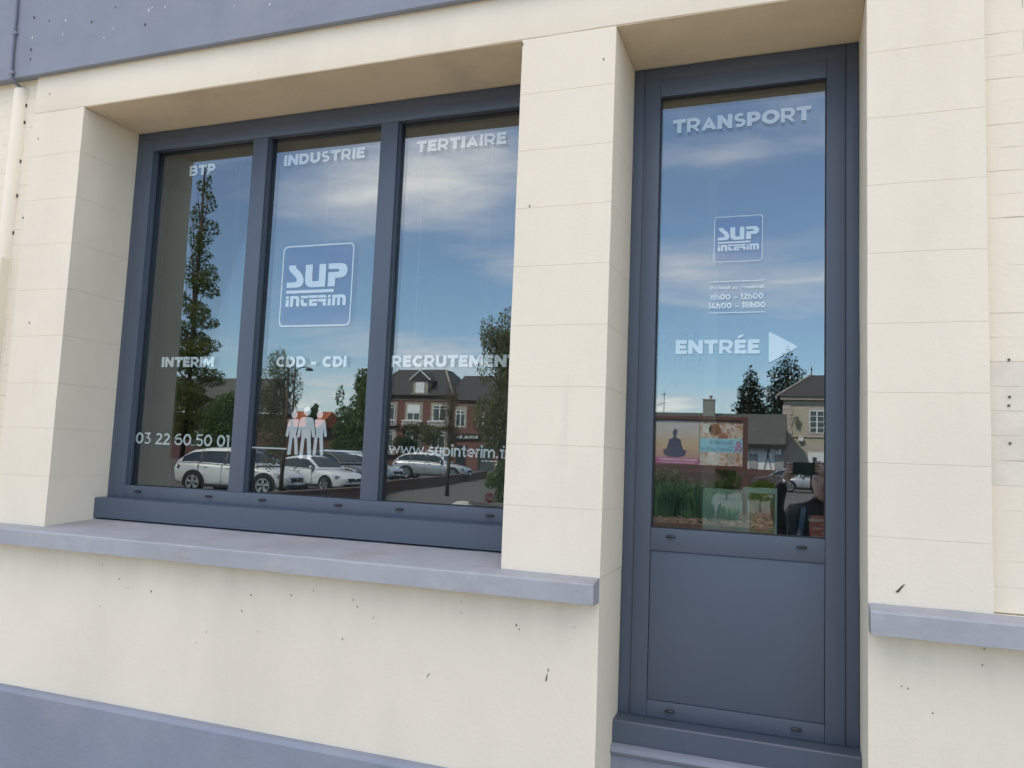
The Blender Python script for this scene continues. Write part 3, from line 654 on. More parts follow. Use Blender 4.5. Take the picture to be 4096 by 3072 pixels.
# ------------------------------------------------------------------ things inside, behind the glass
wood = material('brown_wood_desk', (.22, .10, .06), .4, var=.3, vscale=9)
desk = thing('desk', 'brown wooden desk with a rounded edge just inside the tall window', 'desk', (-.2, .8, .7))
b = MB().box(-.30, .17, -.38, .4, .655, .69); b.bevel(.012, 3); smooth_by_angle(b.build('desk_top', wood, desk), 40)
for sx in (-.27, .12):
    for sy in (-.32, .34): MB().box(sx, sx + .04, sy, sy + .04, 0, .654).build('leg', wood, desk)
ZD = 1.391
paper = material('white_paper', (.62, .74, .70), .8); grn = material('pale_green_card', (.40, .55, .47), .7)
pf = thing('picture_frame', 'white framed yellow and orange print propped up on the desk', 'picture', (-.115, .47, ZD))
b = MB().box(-.050, .052, 0, .006, 0, .155); b.build('frame', paper, pf)
yel = material('yellow_olive_print', (.42, .36, .08), .6, var=.5, vscale=40, color2=(.15, .2, .08)); orr = material('orange_print', (.65, .22, .08), .6, var=.6, vscale=70, color2=(.3, .07, .03))
MB().box(-.030, .046, -.0015, -.0004, .012, .138).build('print', yel, pf)
MB().prism([(-.012, -.003, .03), (.0, -.003, .018), (.042, -.003, .04), (.040, -.003, .088), (-.014, -.003, .090)], (0, .0012, 0)).build('motif', orr, pf)
sh_ = thing('plastic_sleeve', 'pale green translucent sheet standing left of the framed print on the desk', 'sheet', (-.225, .45, ZD))
b = MB(); b.grid([[(-.062 + i * .0125, .012 * math.sin(i * .5), z) for i in range(11)] for z in (0, .03, .06, .09, .12, .146 )]); b.build('sheet', grn, sh_)
b = MB(); b.prism([(-.27, .36, ZD + .001), (-.10, .33, ZD + .001), (-.13, .40, ZD + .001), (-.28, .42, ZD + .001)], (0, 0, .004)); tag(b.build('paper_stack', paper), 'few white papers lying flat on the desk below the green sheet', 'paper')
bd = thing('binder_set', 'blue and black upright folders leaning left of the black drawer unit', 'binders', (.0, .56, ZD))
blue = material('blue_folder', (.12, .25, .38), .5); blk = material('black_folder', (.015, .016, .02), .4)
MB().prism([(-.006, -.01, 0), (.010, -.01, 0), (.024, -.01, .098), (.009, -.01, .098)], (0, .12, 0)).build('blue_folder', blue, bd)
MB().prism([(-.030, 0, 0), (-.008, 0, 0), (.000, 0, .115), (-.026, 0, .118)], (0, .13, 0)).build('black_folder', blk, bd)
MB().box(-.034, -.031, -.02, .12, 0, .12).build('clear_divider', material('clear_plastic_sheet', (.35, .38, .38), .1), bd)
dr = thing('drawer_unit', 'black desktop drawer unit with round white knobs and a pale top tray', 'drawer unit', (.075, .50, ZD))
b = MB().box(-.045, .07, 0, .2, 0, .058); b.bevel(.002); b.build('case', blk, dr)
MB().box(-.046, .071, -.004, .2, .0585, .067).build('tray', paper, dr)
for z in (.006, .031):
    d_ = MB().box(-.042, .067, -.003, -.0003, z, z + .023).build('drawer', blk, dr)
    MB().lathe([(.001, -.009), (.0042, -.008), (.005, -.005), (.002, -.001)], (-.004, -.003, z + .019), 'Y', 14).build('knob', material('pearl_knob', (.6, .55, .55), .3), d_, smooth=True)
    MB().box(-.032, .002, -.0045, -.0032, z + .004, z + .010).build('label_strip', grn, d_)
nb = thing('hanging_poster', 'large faint safety poster with printed question on the inner partition wall', 'poster', (-.75, 4.18, 1.95))
MB().box(-.62, .27, 0, .01, -.45, .9).build('sheet', material('poster_paper', (.42, .50, .50), .7), nb)
ink = material('grey_poster_ink', (.30, .36, .38), .7)
text('lettering', 'ÊTES-VOUS', -.50, .02, .62, .10, -.002, ink, nb, .01); text('lettering', 'HABILITÉ ?', -.50, .02, .44, .11, -.002, ink, nb, .02)
MB().prism([(-.40, -.003, -.2), (.0, -.003, -.2), (.0, -.003, .18), (-.2, -.003, .33), (-.40, -.003, .18)], (0, .002, 0)).build('drawing', material('poster_drawing', (.33, .40, .43), .7), nb)
cm = material('thin_white_cord', (.6, .62, .6), .7)
for i, (x, lab) in enumerate([(-2.125, 'thin white blind cord hanging inside the left pane'), (-1.70, 'thin white blind cord hanging inside the middle pane'), (-1.30, 'thin white blind cord hanging inside the right pane near the mullion'), (-1.03, 'thin white blind cord hanging inside the right pane towards the pilaster')]):
    b = MB(); b.tube([(x, .36, 2.74), (x + .001, .361, 2.1), (x, .36, 1.40)], .0006, 6); tag(b.build('blind_cord', cm), lab, 'cord', 'blind cords hanging behind the shop window')

# ================================================================== GROUND ACROSS THE STREET
asph = material('worn_asphalt', (.115, .105, .10), .9, var=.18, vscale=1.3, bump=.5, bscale=25)
pav = material('pale_concrete_pavement', (.40, .36, .30), .9, var=.12, vscale=1.0, bump=.4, bscale=30)
b = MB(); Ys = [-60, 0, .55, 13, 22, 31, 40, 60, 120, 400, 1200]
b.grid([[(x, .584 - yv, gz(max(yv, 0)) - .004) for x in (-900, -60, -30, -10, 0, 30, 900)] for yv in Ys]); tag(b.build('ground', asph), kind='structure')
b = MB().box(-60, 30, -13, -.02, -.1, .0); tag(b.build('pavement', pav), kind='structure')  # unseen pavement, made broad and pale to bounce light onto the facade
# ------------------------------------------------------------------ low brick wall along the car park
def brick_tex(c1, c2, mortar, sc, w_=.5, h_=.25):
    def f(t, pos, col, b):
        s = t.new('ShaderNodeSeparateXYZ'); t.l.new(pos, s.inputs[0])
        bt = t.new('ShaderNodeTexBrick'); bt.inputs['Scale'].default_value = sc
        bt.inputs['Color1'].default_value = (*c1, 1); bt.inputs['Color2'].default_value = (*c2, 1); bt.inputs['Mortar'].default_value = (*mortar, 1)
        bt.inputs['Mortar Size'].default_value = .018; bt.inputs['Brick Width'].default_value = w_; bt.inputs['Row Height'].default_value = h_
        t.put(bt.inputs['Vector'], t.comb(t.math('ADD', s.outputs[0], s.outputs[1]), s.outputs[2], 0))
        return bt.outputs['Color']
    return f
redbrick = material('red_brick', (.3, .1, .08), .85, extra=brick_tex((.20, .068, .055), (.155, .052, .045), (.20, .13, .11), 2.2))
darkbrick = material('dark_purple_brick', (.2, .1, .09), .85, extra=brick_tex((.17, .075, .065), (.13, .06, .055), (.10, .08, .075), 2.2))
lwp = [(-12.0, 12.0), (-13.3, 15.0), (-14.9, 23.0), (-16.6, 28.3), (-17.3, 35.0), (-20.0, 48.0)]
bw = thing('brick_wall', 'low dark red brick wall running between the path and the parked cars', 'wall')
for nm, t_, h0, h1, mt in (('brickwork', .11, -.3, .40, darkbrick), ('coping', .15, .402, .47, material('brown_coping', (.12, .065, .055), .8, var=.2, vscale=3))):
    b = MB(); rows = []
    for i, (x, yv) in enumerate(lwp):
        a = Vector(lwp[max(i - 1, 0)]); c = Vector(lwp[min(i + 1, len(lwp) - 1)]); d = (c - a).normalized(); n = Vector((d.y, -d.x)) * t_
        z = gz(yv); rows.append([W(x + n.x, yv + n.y, z + h0), W(x + n.x, yv + n.y, z + h1), W(x - n.x, yv - n.y, z + h1), W(x - n.x, yv - n.y, z + h0), W(x + n.x, yv + n.y, z + h0)])
    b.grid(rows); b.build(nm, mt, bw)

# ------------------------------------------------------------------ trees and plants
def leafmat(name, c, c2, tr=.3):
    mt = bpy.data.materials.new(name); mt.use_nodes = True; t = NT(mt.node_tree); t.n.clear()
    geo = t.new('ShaderNodeNewGeometry')
    col = t.mix(geo.outputs['Random Per Island'], (*c, 1), (*c2, 1))
    d = t.new('ShaderNodeBsdfDiffuse'); t.put(d.inputs[0], col); tl = t.new('ShaderNodeBsdfTranslucent'); t.put(tl.inputs[0], col)
    mx = t.new('ShaderNodeMixShader'); mx.inputs[0].default_value = tr; t.l.new(d.outputs[0], mx.inputs[1]); t.l.new(tl.outputs[0], mx.inputs[2])
    o = t.new('ShaderNodeOutputMaterial'); t.l.new(mx.outputs[0], o.inputs[0]); return mt
bark = material('tree_bark', (.12, .085, .06), .9, var=.3, vscale=12)
L_poplar = leafmat('poplar_leaves', (.19, .21, .08), (.11, .14, .045)); L_olive = leafmat('olive_leaves', (.22, .215, .12), (.13, .145, .08))
L_green = leafmat('green_leaves', (.15, .19, .085), (.085, .13, .05)); L_dark = leafmat('dark_needles', (.055, .07, .055), (.03, .045, .035)); L_brown = leafmat('brown_twigs_and_buds', (.20, .14, .10), (.12, .10, .065))
L_iris = leafmat('iris_blades', (.10, .19, .08), (.05, .12, .055)); L_lime = leafmat('lime_bush_leaves', (.12, .17, .03), (.07, .11, .02))
def leaves(clumps, n, size, up=0.0, seed=0, hang=0.0):
    rn = random.Random(seed); V = []; Fc = []
    tot = sum(c[3] * c[4] * c[5] for c in clumps) or 1
    for (cx, cy, cz, rx_, ry_, rz_) in clumps:
        k = max(20, int(n * rx_ * ry_ * rz_ / tot))
        for _ in range(k):
            while True:
                p = Vector((rn.uniform(-1, 1), rn.uniform(-1, 1), rn.uniform(-1, 1)))
                if p.length < 1: break
            if rn.random() < .55: p = p.normalized() * rn.uniform(.72, 1.06)
            q = Vector((cx + p.x * rx_, cy + p.y * ry_, cz + p.z * rz_))
            s = size * rn.uniform(.6, 1.5)
            a = Vector((rn.gauss(0, 1), rn.gauss(0, 1), rn.gauss(0, 1) - hang * 2)).normalized(); bb = a.cross(Vector((rn.gauss(0, 1), rn.gauss(0, 1), rn.gauss(0, 1)))).normalized()
            i = len(V); V += [q - a * s, q + bb * s * .5, q + a * s * (1 + hang), q - bb * s * .5]; Fc.append((i, i + 1, i + 2, i + 3))
    return V, Fc
def tree(name, label, x, yv, clumps, n, size, mat, trunk_h, tr, cat='tree', seed=1, hang=0, group=None, lean=(0, 0), limbs=10):
    g = gz(yv); t = thing(name, label, cat, W(x, yv, g), 0, group)
    rn = random.Random(seed)
    b = MB(); b.tube([(0, 0, -.1), (lean[0] * .2 + tr * .2, lean[1], trunk_h * .35), (lean[0] * .6, lean[1], trunk_h * .7), (lean[0], lean[1], trunk_h)], [tr * 1.25, tr, tr * .75, tr * .3], 10)
    b.build('trunk', bark, t, smooth=True)
    V, Fc = leaves(clumps, n, size, seed=seed, hang=hang)
    me = bpy.data.meshes.new('crown'); me.from_pydata(V, [], Fc); me.materials.append(mat); o = bpy.data.objects.new('crown', me); C.objects.link(o); o.parent = t
    b = MB()
    for k in range(limbs):
        c = rn.choice(clumps); e = Vector((c[0] + rn.uniform(-.8, .8) * c[3], c[1] + rn.uniform(-.8, .8) * c[4], c[2] + rn.uniform(-.7, .9) * c[5]))
        z0 = min(e.z * .85, trunk_h * rn.uniform(.35, .9)); s = Vector((lean[0] * z0 / trunk_h, 0, z0)); md = (s + e) / 2 + Vector((rn.uniform(-.1, .1), 0, .1)) * c[3]
        b.tube([s, md, e], [tr * .4, tr * .22, tr * .06], 5)
    b.build('branch', bark, t); return t
def clumpy(cx, cy, cz, rx_, ry_, rz_, k, seed, f=.42):
    rn = random.Random(seed); out = []
    for _ in range(k):
        a = rn.uniform(0, 6.283); r = rn.uniform(0, .72); h = rn.uniform(-.8, .8)
        w_ = math.sqrt(max(.05, 1 - h * h))
        q = rn.uniform(.7, 1.3) * f
        out.append((cx + math.cos(a) * r * rx_ * w_, cy + math.sin(a) * r * ry_ * w_, cz + h * rz_, rx_ * q, ry_ * q, rz_ * q * .8))
    return out
# tall poplar seen at the left end
cl_ = []
rn = random.Random(3)
for i in range(46):
    h = i / 45; z = 2.2 + h * 20.5; wd = 2.9 * (1 - h) ** .6 + .3
    cl_.append((rn.uniform(-.6, .6) * wd, rn.uniform(-.4, .4) * wd, z, wd * rn.uniform(.28, .55), wd * .45, rn.uniform(.35, .8)))
tree('poplar_tree', 'very tall slender poplar rising at the left edge of the glass', -43.2, 45, cl_, 17000, .10, L_poplar, 22.5, .17, seed=3, limbs=40)
tree('street_tree', 'young grey green tree with a bare brown trunk behind the white cars', -17.0, 21.2, clumpy(-.5, 0, 3.1, .85, 1.0, 2.1, 24, 4, .34), 8500, .034, L_olive, 4.6, .09, seed=4, limbs=22)
tree('street_tree', 'nearly leafless brown tree in front of the brick house', -13.55, 27.6, clumpy(.0, 0, 3.1, .62, .6, 1.45, 16, 5), 4200, .026, L_brown, 4.2, .085, seed=5, limbs=34)
tree('weeping_birch_tree', 'large drooping green tree at the right edge of the three-pane window', -15.2, 38, clumpy(0, 0, 5.4, 2.0, 2.0, 4.3, 40, 6, .28), 15000, .06, L_olive, 8.5, .2, seed=6, hang=.8, limbs=24)
tree('bushy_tree', 'rounded sparse tree at the right of the middle pane', -30.2, 49, clumpy(0, 0, 6.2, 1.5, 1.4, 1.7, 12, 7), 3600, .09, L_green, 6.5, .14, seed=7, limbs=30)
tree('conifer_hedge', 'ragged row of dark green bushes under the round tree', -29.9, 47, clumpy(0, 0, 2.8, 2.1, 1.2, 2.1, 22, 8, .4) + [(-1.3, 0, 5.4, .32, .32, .8), (.6, 0, 5.0, .5, .4, 1.0)], 14000, .09, L_green, 4.5, .1, 'hedge', 8, limbs=6)
tree('far_tree', 'small loose tree beside the lamp post and orange roof', -43.6, 62, clumpy(0, 0, 4.6, .9, .8, 1.3, 8, 9), 2200, .1, L_green, 5, .1, seed=9, limbs=12)
tree('garden_tree', 'green tree mass in front of the slate roofed house', -38.0, 44, clumpy(0, 0, 2.7, 3.6, 1.6, 2.6, 26, 10), 13000, .1, L_green, 4, .18, seed=10, limbs=8)
tree('garden_tree', 'green shrub tree below the left windows of the brick house', -27.4, 52, clumpy(0, 0, 2.2, 1.9, 1.0, 1.5, 14, 11), 6500, .08, L_olive, 3, .1, seed=11, limbs=8)
tree('conifer_tree', 'dark pointed conifer left of the beige house', -4.9, 86, [(0, 0, 2 + h * 9.6, 2.2 * (1 - h) ** .5 * (1 + .25 * math.sin(i * 2.3)) + .2, 1.8 * (1 - h) + .3, .9) for i, h in [(i, i / 15) for i in range(16)]], 15000, .14, L_dark, 11, .2, seed=12, limbs=20)
tree('conifer_tree', 'larger dark conifer behind the roof of the beige house', -1.2, 92, [(rn.uniform(-1, 1) * (1 - h), 0, 2 + h * 12.2, 3.6 * (1 - h) ** .5 * (1 + .25 * math.sin(i * 1.9)) + .3, 3 * (1 - h) + .4, 1.1) for i, h in [(i, i / 17) for i in range(18)]], 20000, .15, L_dark, 13, .25, seed=13, limbs=20)
tree('lime_bush', 'small lime green bush under the end of the notice board', -1.15, 24.5, clumpy(0, 0, .95, .75, .5, .32, 10, 14), 3000, .035, L_lime, .9, .03, 'bush', 14, limbs=5)
tree('flower_shrub', 'green flowering shrub beside the pale rock', -9.9, 24.5, clumpy(0, 0, .75, .75, .7, .85, 16, 15), 7000, .04, L_green, .9, .03, 'shrub', 15, limbs=8)
tree('red_shrub', 'small red leaved plant low in front of the flowering shrub', -10.1, 23.6, [(0, 0, .30, .16, .15, .2)], 240, .03, leafmat('red_leaves', (.35, .05, .05), (.22, .05, .04)), .3, .012, 'shrub', 16, limbs=3)
tree('dark_bush', 'dark leafy bush behind the notice board by the barn door', -3.15, 36, clumpy(0, 0, 1.0, .8, .5, .7, 12, 17), 3000, .05, L_green, 1.0, .04, 'bush', 17, limbs=6)
for i, (x, yv, s, lab) in enumerate([(-28, 90, 6, 'dense green tree mass beyond the brick house'), (-62, 70, 7, 'dark green tree far beyond the slate roofed house'), (14, 80, 7, 'green tree beyond the beige house')]):
    tree('far_tree', lab, x, yv, clumpy(0, 0, s * .6, s * .5, s * .4, s * .4, 12, 30 + i), 3500, .22, L_green, s * .8, .2, seed=30 + i, limbs=8)

tree('garden_hedge', 'olive and brown hedge behind the irises under the notice board', -3.7, 21.5, clumpy(0, 0, .95, 1.3, .5, .75, 16, 71), 6000, .04, L_olive, 1.0, .03, 'hedge', 71, limbs=6)
# raised flower bed in front of the notice board
bed = thing('flower_bed', 'raised planting bed edged with dark brown timber full of bark mulch', 'planter')
timber = material('dark_brown_timber', (.085, .045, .038), .7, var=.3, vscale=8)
mulch = material('bark_mulch', (.20, .13, .09), .95, var=.5, vscale=22, color2=(.07, .045, .03), bump=.8, bscale=20)
b = MB().box(-3.9, 1.4, W(0, 13.15)[1], W(0, 13.0)[1], -.1, .52); b.build('timber_edge', timber, bed)
b = MB().box(-4.05, -3.9, W(0, 19)[1], W(0, 13.0)[1], -.1, .52); b.build('timber_edge', timber, bed)
b = MB(); b.grid([[(-3.9 + i * .1, W(0, yv)[1], .49 + noise.noise(Vector((i * .3, yv * 2, 0))) * .03) for i in range(54)] for yv in [13.15 + k * .15 for k in range(40)]]); b.build('mulch_bed', mulch, bed)
cm_ = MB(); rn = random.Random(5)
for _ in range(1500):
    x = rn.uniform(-3.8, 1.2); yv = rn.uniform(13.3, 17.5); a = rn.uniform(0, 3.14); s = rn.uniform(.02, .055); q = Vector(W(x, yv, .50 + rn.random() * .03))
    u = Vector((math.cos(a), math.sin(a), rn.uniform(-.3, .3))) * s; v = Vector((-math.sin(a), math.cos(a), rn.uniform(-.5, .5))) * s * .45
    cm_.poly([q - u - v, q + u - v, q + u + v, q - u + v])
tag(cm_.build('bark_chip', leafmat('bark_chip_tones', (.34, .25, .18), (.09, .055, .04), .05), bed, recalc=False), kind='stuff')
def iris(x, yv, n, h, sp, lab, seed):
    rn = random.Random(seed); V = []; Fc = []
    for _ in range(n):
        a = rn.uniform(0, 6.283); r = sp * math.sqrt(rn.random()) ; bx, by = math.cos(a) * r, math.sin(a) * r * .8
        ln = h * rn.uniform(.55, 1.1); out = rn.uniform(.05, .55) * ln; dx, dy = math.cos(a + rn.uniform(-.8, .8)), math.sin(a + rn.uniform(-.8, .8)); w_ = rn.uniform(.010, .020)
        px, py = -dy * w_, dx * w_
        pts = [(0, 0, 1), (.18, .45, 1), (.55, .82, .8), (1.0, .93 - rn.random() * .25, .1)]
        i = len(V)
        for q, zz, ww in pts:
            V += [(bx + dx * out * q - px * ww, by + dy * out * q - py * ww, ln * zz), (bx + dx * out * q + px * ww, by + dy * out * q + py * ww, ln * zz)]
        for k in range(3): Fc.append((i + 2 * k, i + 2 * k + 1, i + 2 * k + 3, i + 2 * k + 2))
    me = bpy.data.meshes.new('iris_plant'); me.from_pydata(V, [], Fc); me.materials.append(L_iris); o = bpy.data.objects.new('iris_plant', me); C.objects.link(o); o.location = W(x, yv, .5)
    tag(o, lab, 'plant', 'leafy iris clumps in the flower bed'); return o
for i, (x, yv, n, h, sp) in enumerate([(-2.85, 15.3, 420, .75, .42), (-2.2, 15.5, 420, .62, .40), (-3.4, 15.8, 300, .7, .4), (-2.5, 16.2, 380, .8, .5), (-1.75, 15.9, 60, .35, .25), (-1.35, 15.4, 50, .28, .15)]):
    iris(x, yv, n, h, sp, ['tall dense iris clump at the left front of the flower bed', 'tall dense iris clump at the right end of the green mass', 'iris clump by the left timber edge of the bed', 'highest iris clump behind the two front ones', 'low sparse iris tuft under the second poster', 'smallest iris tuft nearest the board post'][i], 40 + i)
tree('heather_shrub', 'brownish low shrub behind the iris clumps', -2.55, 17.6, clumpy(0, 0, .95, .6, .4, .28, 10, 50), 2600, .03, L_brown, .8, .03, 'shrub', 50, limbs=6)

# ------------------------------------------------------------------ notice board (faces the shop)
board = thing('notice_board', 'brown framed street notice board carrying two event posters', 'notice board', W(-2.2, 17, .0))
by = 0
bf = material('brown_painted_steel', (.11, .045, .038), .45)
for x0, x1, z0, z1, nm in [(-1.22, -1.10, .3, 2.80, 'post'), (.98, 1.09, .3, 2.80, 'post'), (-1.0995, .9795, 2.70, 2.80, 'top_rail'), (-1.0995, .9795, 1.54, 1.63, 'bottom_rail')]:
    b = MB().box(x0, x1, -.06, .06, z0, z1); b.bevel(.008); b.build(nm, bf, board)
MB().box(-1.0995, .9795, -.03, .0, 1.6305, 2.6995).build('back_panel', bf, board)
def poster_sky(t, pos, col, b):
    s = t.new('ShaderNodeSeparateXYZ'); t.l.new(pos, s.inputs[0]); z = s.outputs[2]
    a = t.mix(t.ramp(z, (1.75, 2.1, 0, 1)), (.42, .24, .21, 1), (.50, .36, .25, 1)); return t.mix(t.ramp(z, (2.05, 2.6, 0, 1)), a, (.45, .44, .45, 1))
def food(t, pos, col, b):
    n = t.noise(pos, 9, 5, .7); a = t.mix(t.ramp(n, (.42, .5, 0, 1)), (.35, .16, .10, 1), (.50, .45, .42, 1)); return t.mix(t.ramp(t.noise(pos, 23, 3, .5), (.55, .62, 0, 1)), a, (.42, .25, .12, 1))
p1 = MB().box(-1.06, -.03, .001, .006, 1.64, 2.68).build('poster', material('sunset_poster', (.6, .4, .3), .5, extra=poster_sky), board); p1['label'] = 'sunset poster with a seated yoga figure and a pink band'
p2 = MB().box(-.02, .975, .001, .006, 1.64, 2.68).build('poster', material('food_poster', (.6, .5, .4), .5, extra=food), board); p2['label'] = 'food poster with a blue title band'
def onp(name, polys, mat, par, y=.008):
    b = MB()
    for p in polys: b.prism([(x, y, z) for x, z in p], (0, -.0015, 0))
    return b.build(name, mat, par)
navy = material('poster_silhouette', (.07, .07, .12), .6); pink = material('poster_pink', (.40, .11, .24), .6); cyan = material('poster_blue_band', (.22, .48, .60), .6); wht = material('poster_white', (.8, .78, .78), .6)
cx = -.60
onp('figure', [[(cx + (a - .5) * .56, 1.80 + b_ * .68) for a, b_ in [(0, .28), (.12, .25), (.22, .45), (.25, .62), (.42, .68), (.44, .74), (.40, .86), (.46, .98), (.54, 1.0), (.60, .96), (.60, .86), (.56, .74), (.58, .68), (.75, .62), (.78, .45), (.88, .25), (1, .28), (.94, .08), (.75, .0), (.25, .0), (.06, .08)]]], navy, p1)
onp('pink_band', [[(-1.059, 1.641), (-.031, 1.641), (-.031, 1.79), (-1.059, 1.79)]], pink, p1, .0075)
text('lettering', 'DIMANCHE 14 AVRIL 2024 de 9h30 à 17h', -.98, -.08, 1.725, .04, .0095, wht, p1, .02, 1); text('lettering', 'salle Edith Piaf - Entrée libre et gratuite', -.92, -.14, 1.665, .026, .0095, wht, p1, .01, 1)
# mirrored side: the board faces +Y, so its left in the glass is world -X
onp('blue_band', [[(-.019, 1.96), (.974, 1.96), (.974, 2.28), (-.019, 2.28)]], cyan, p2, .0075)
txt = material('poster_slate_text', (.10, .22, .28), .6)
text('lettering', 'Bien-être', .22, .74, 2.145, .105, .0095, txt, p2, .0, 1); text('lettering', 'Gourmandise', .01, .74, 1.995, .10, .0095, txt, p2, .0, 1)
text('lettering', '&', .77, .96, 1.99, .24, .0105, pink, p2, .0, 1)
for (bx, bz, br, c1) in [(.33, 2.48, .14, (.30, .14, .07)), (.14, 2.50, .11, (.72, .70, .68)), (.52, 2.30, .12, (.45, .2, .14)), (.72, 1.80, .11, (.5, .42, .36)), (.30, 1.80, .16, (.72, .68, .64))]:
    onp('bowl', [[(bx + br * math.cos(a * .35), min(max(bz + br * math.sin(a * .35), 1.642), 2.678)) for a in range(18)]], material('poster_bowl', c1, .6, var=.5, vscale=30), p2, .0085 if bz != 2.30 else .0070)

# rock by the bed
b = MB(); bmesh.ops.create_icosphere(b.bm, subdivisions=4, radius=1)
for v in b.bm.verts:
    n = noise.noise(v.co * 1.7) * .25 + noise.noise(v.co * 5) * .12
    p = v.co * (1 + n); v.co = Vector((max(-.36, min(.36, p.x * .40)), p.y * .25, max(-.05, min(.25, p.z * .26))))
o = b.build('rock', material('pale_limestone', (.52, .51, .47), .9, var=.35, vscale=7, bump=.8, bscale=14), smooth=False); o.location = W(-10.2, 21.5, -.08); tag(o, 'pale rough limestone boulder on the path by the shrub bed', 'rock')
b = MB(); b.prism([W(-11.2, 24.3, -.2), W(-9.3, 22.6, -.2), W(-6, 21, -.2), W(-6, 28, -.2), W(-10.6, 28, -.2)], (0, 0, .24)); tag(b.build('planting_bed', asph), kind='structure')

# ------------------------------------------------------------------ lamp post, barrier
lamp = thing('street_lamp', 'slim dark street lamp with one curved arm over the car park', 'street lamp', W(-28.75, 38, .1))
dk = material('dark_painted_steel', (.04, .045, .05), .5)
MB().tube([(0, 0, 0), (0, 0, 3), (0, 0, 7.0)], [.09, .07, .045], 12).build('pole', dk, lamp, smooth=True)
MB().tube([(0, 0, 6.25), (.25, 0, 6.42), (.6, 0, 6.50), (.95, 0, 6.46)], [.035, .035, .03, .03], 8).build('arm', dk, lamp, smooth=True)
MB().lathe([(.02, .12), (.14, .08), (.26, -.02), (.20, -.07), (.02, -.10)], (1.0, 0, 6.36), 'Z', 20).build('lamp_head', dk, lamp, smooth=True)
bar_ = thing('crowd_barrier', 'grey metal crowd barrier standing before the bar entrance', 'barrier', W(-19.6, 48.5, .25))
gv = material('galvanised_steel', (.45, .46, .48), .4, .6)
MB().tube([(-.95, 0, .15), (-.95, 0, 1.1), (.95, 0, 1.1), (.95, 0, .15), (-.95, 0, .15)], .025, 6).build('frame', gv, bar_)
for i in range(14): MB().tube([(-.82 + i * .126, 0, .15), (-.82 + i * .126, 0, 1.1)], .012, 5).build('rail', gv, bar_)
for s in (-.6, .6): MB().tube([(s, -.3, 0), (s, 0, .15), (s, .3, 0)], .02, 5).build('foot', gv, bar_)

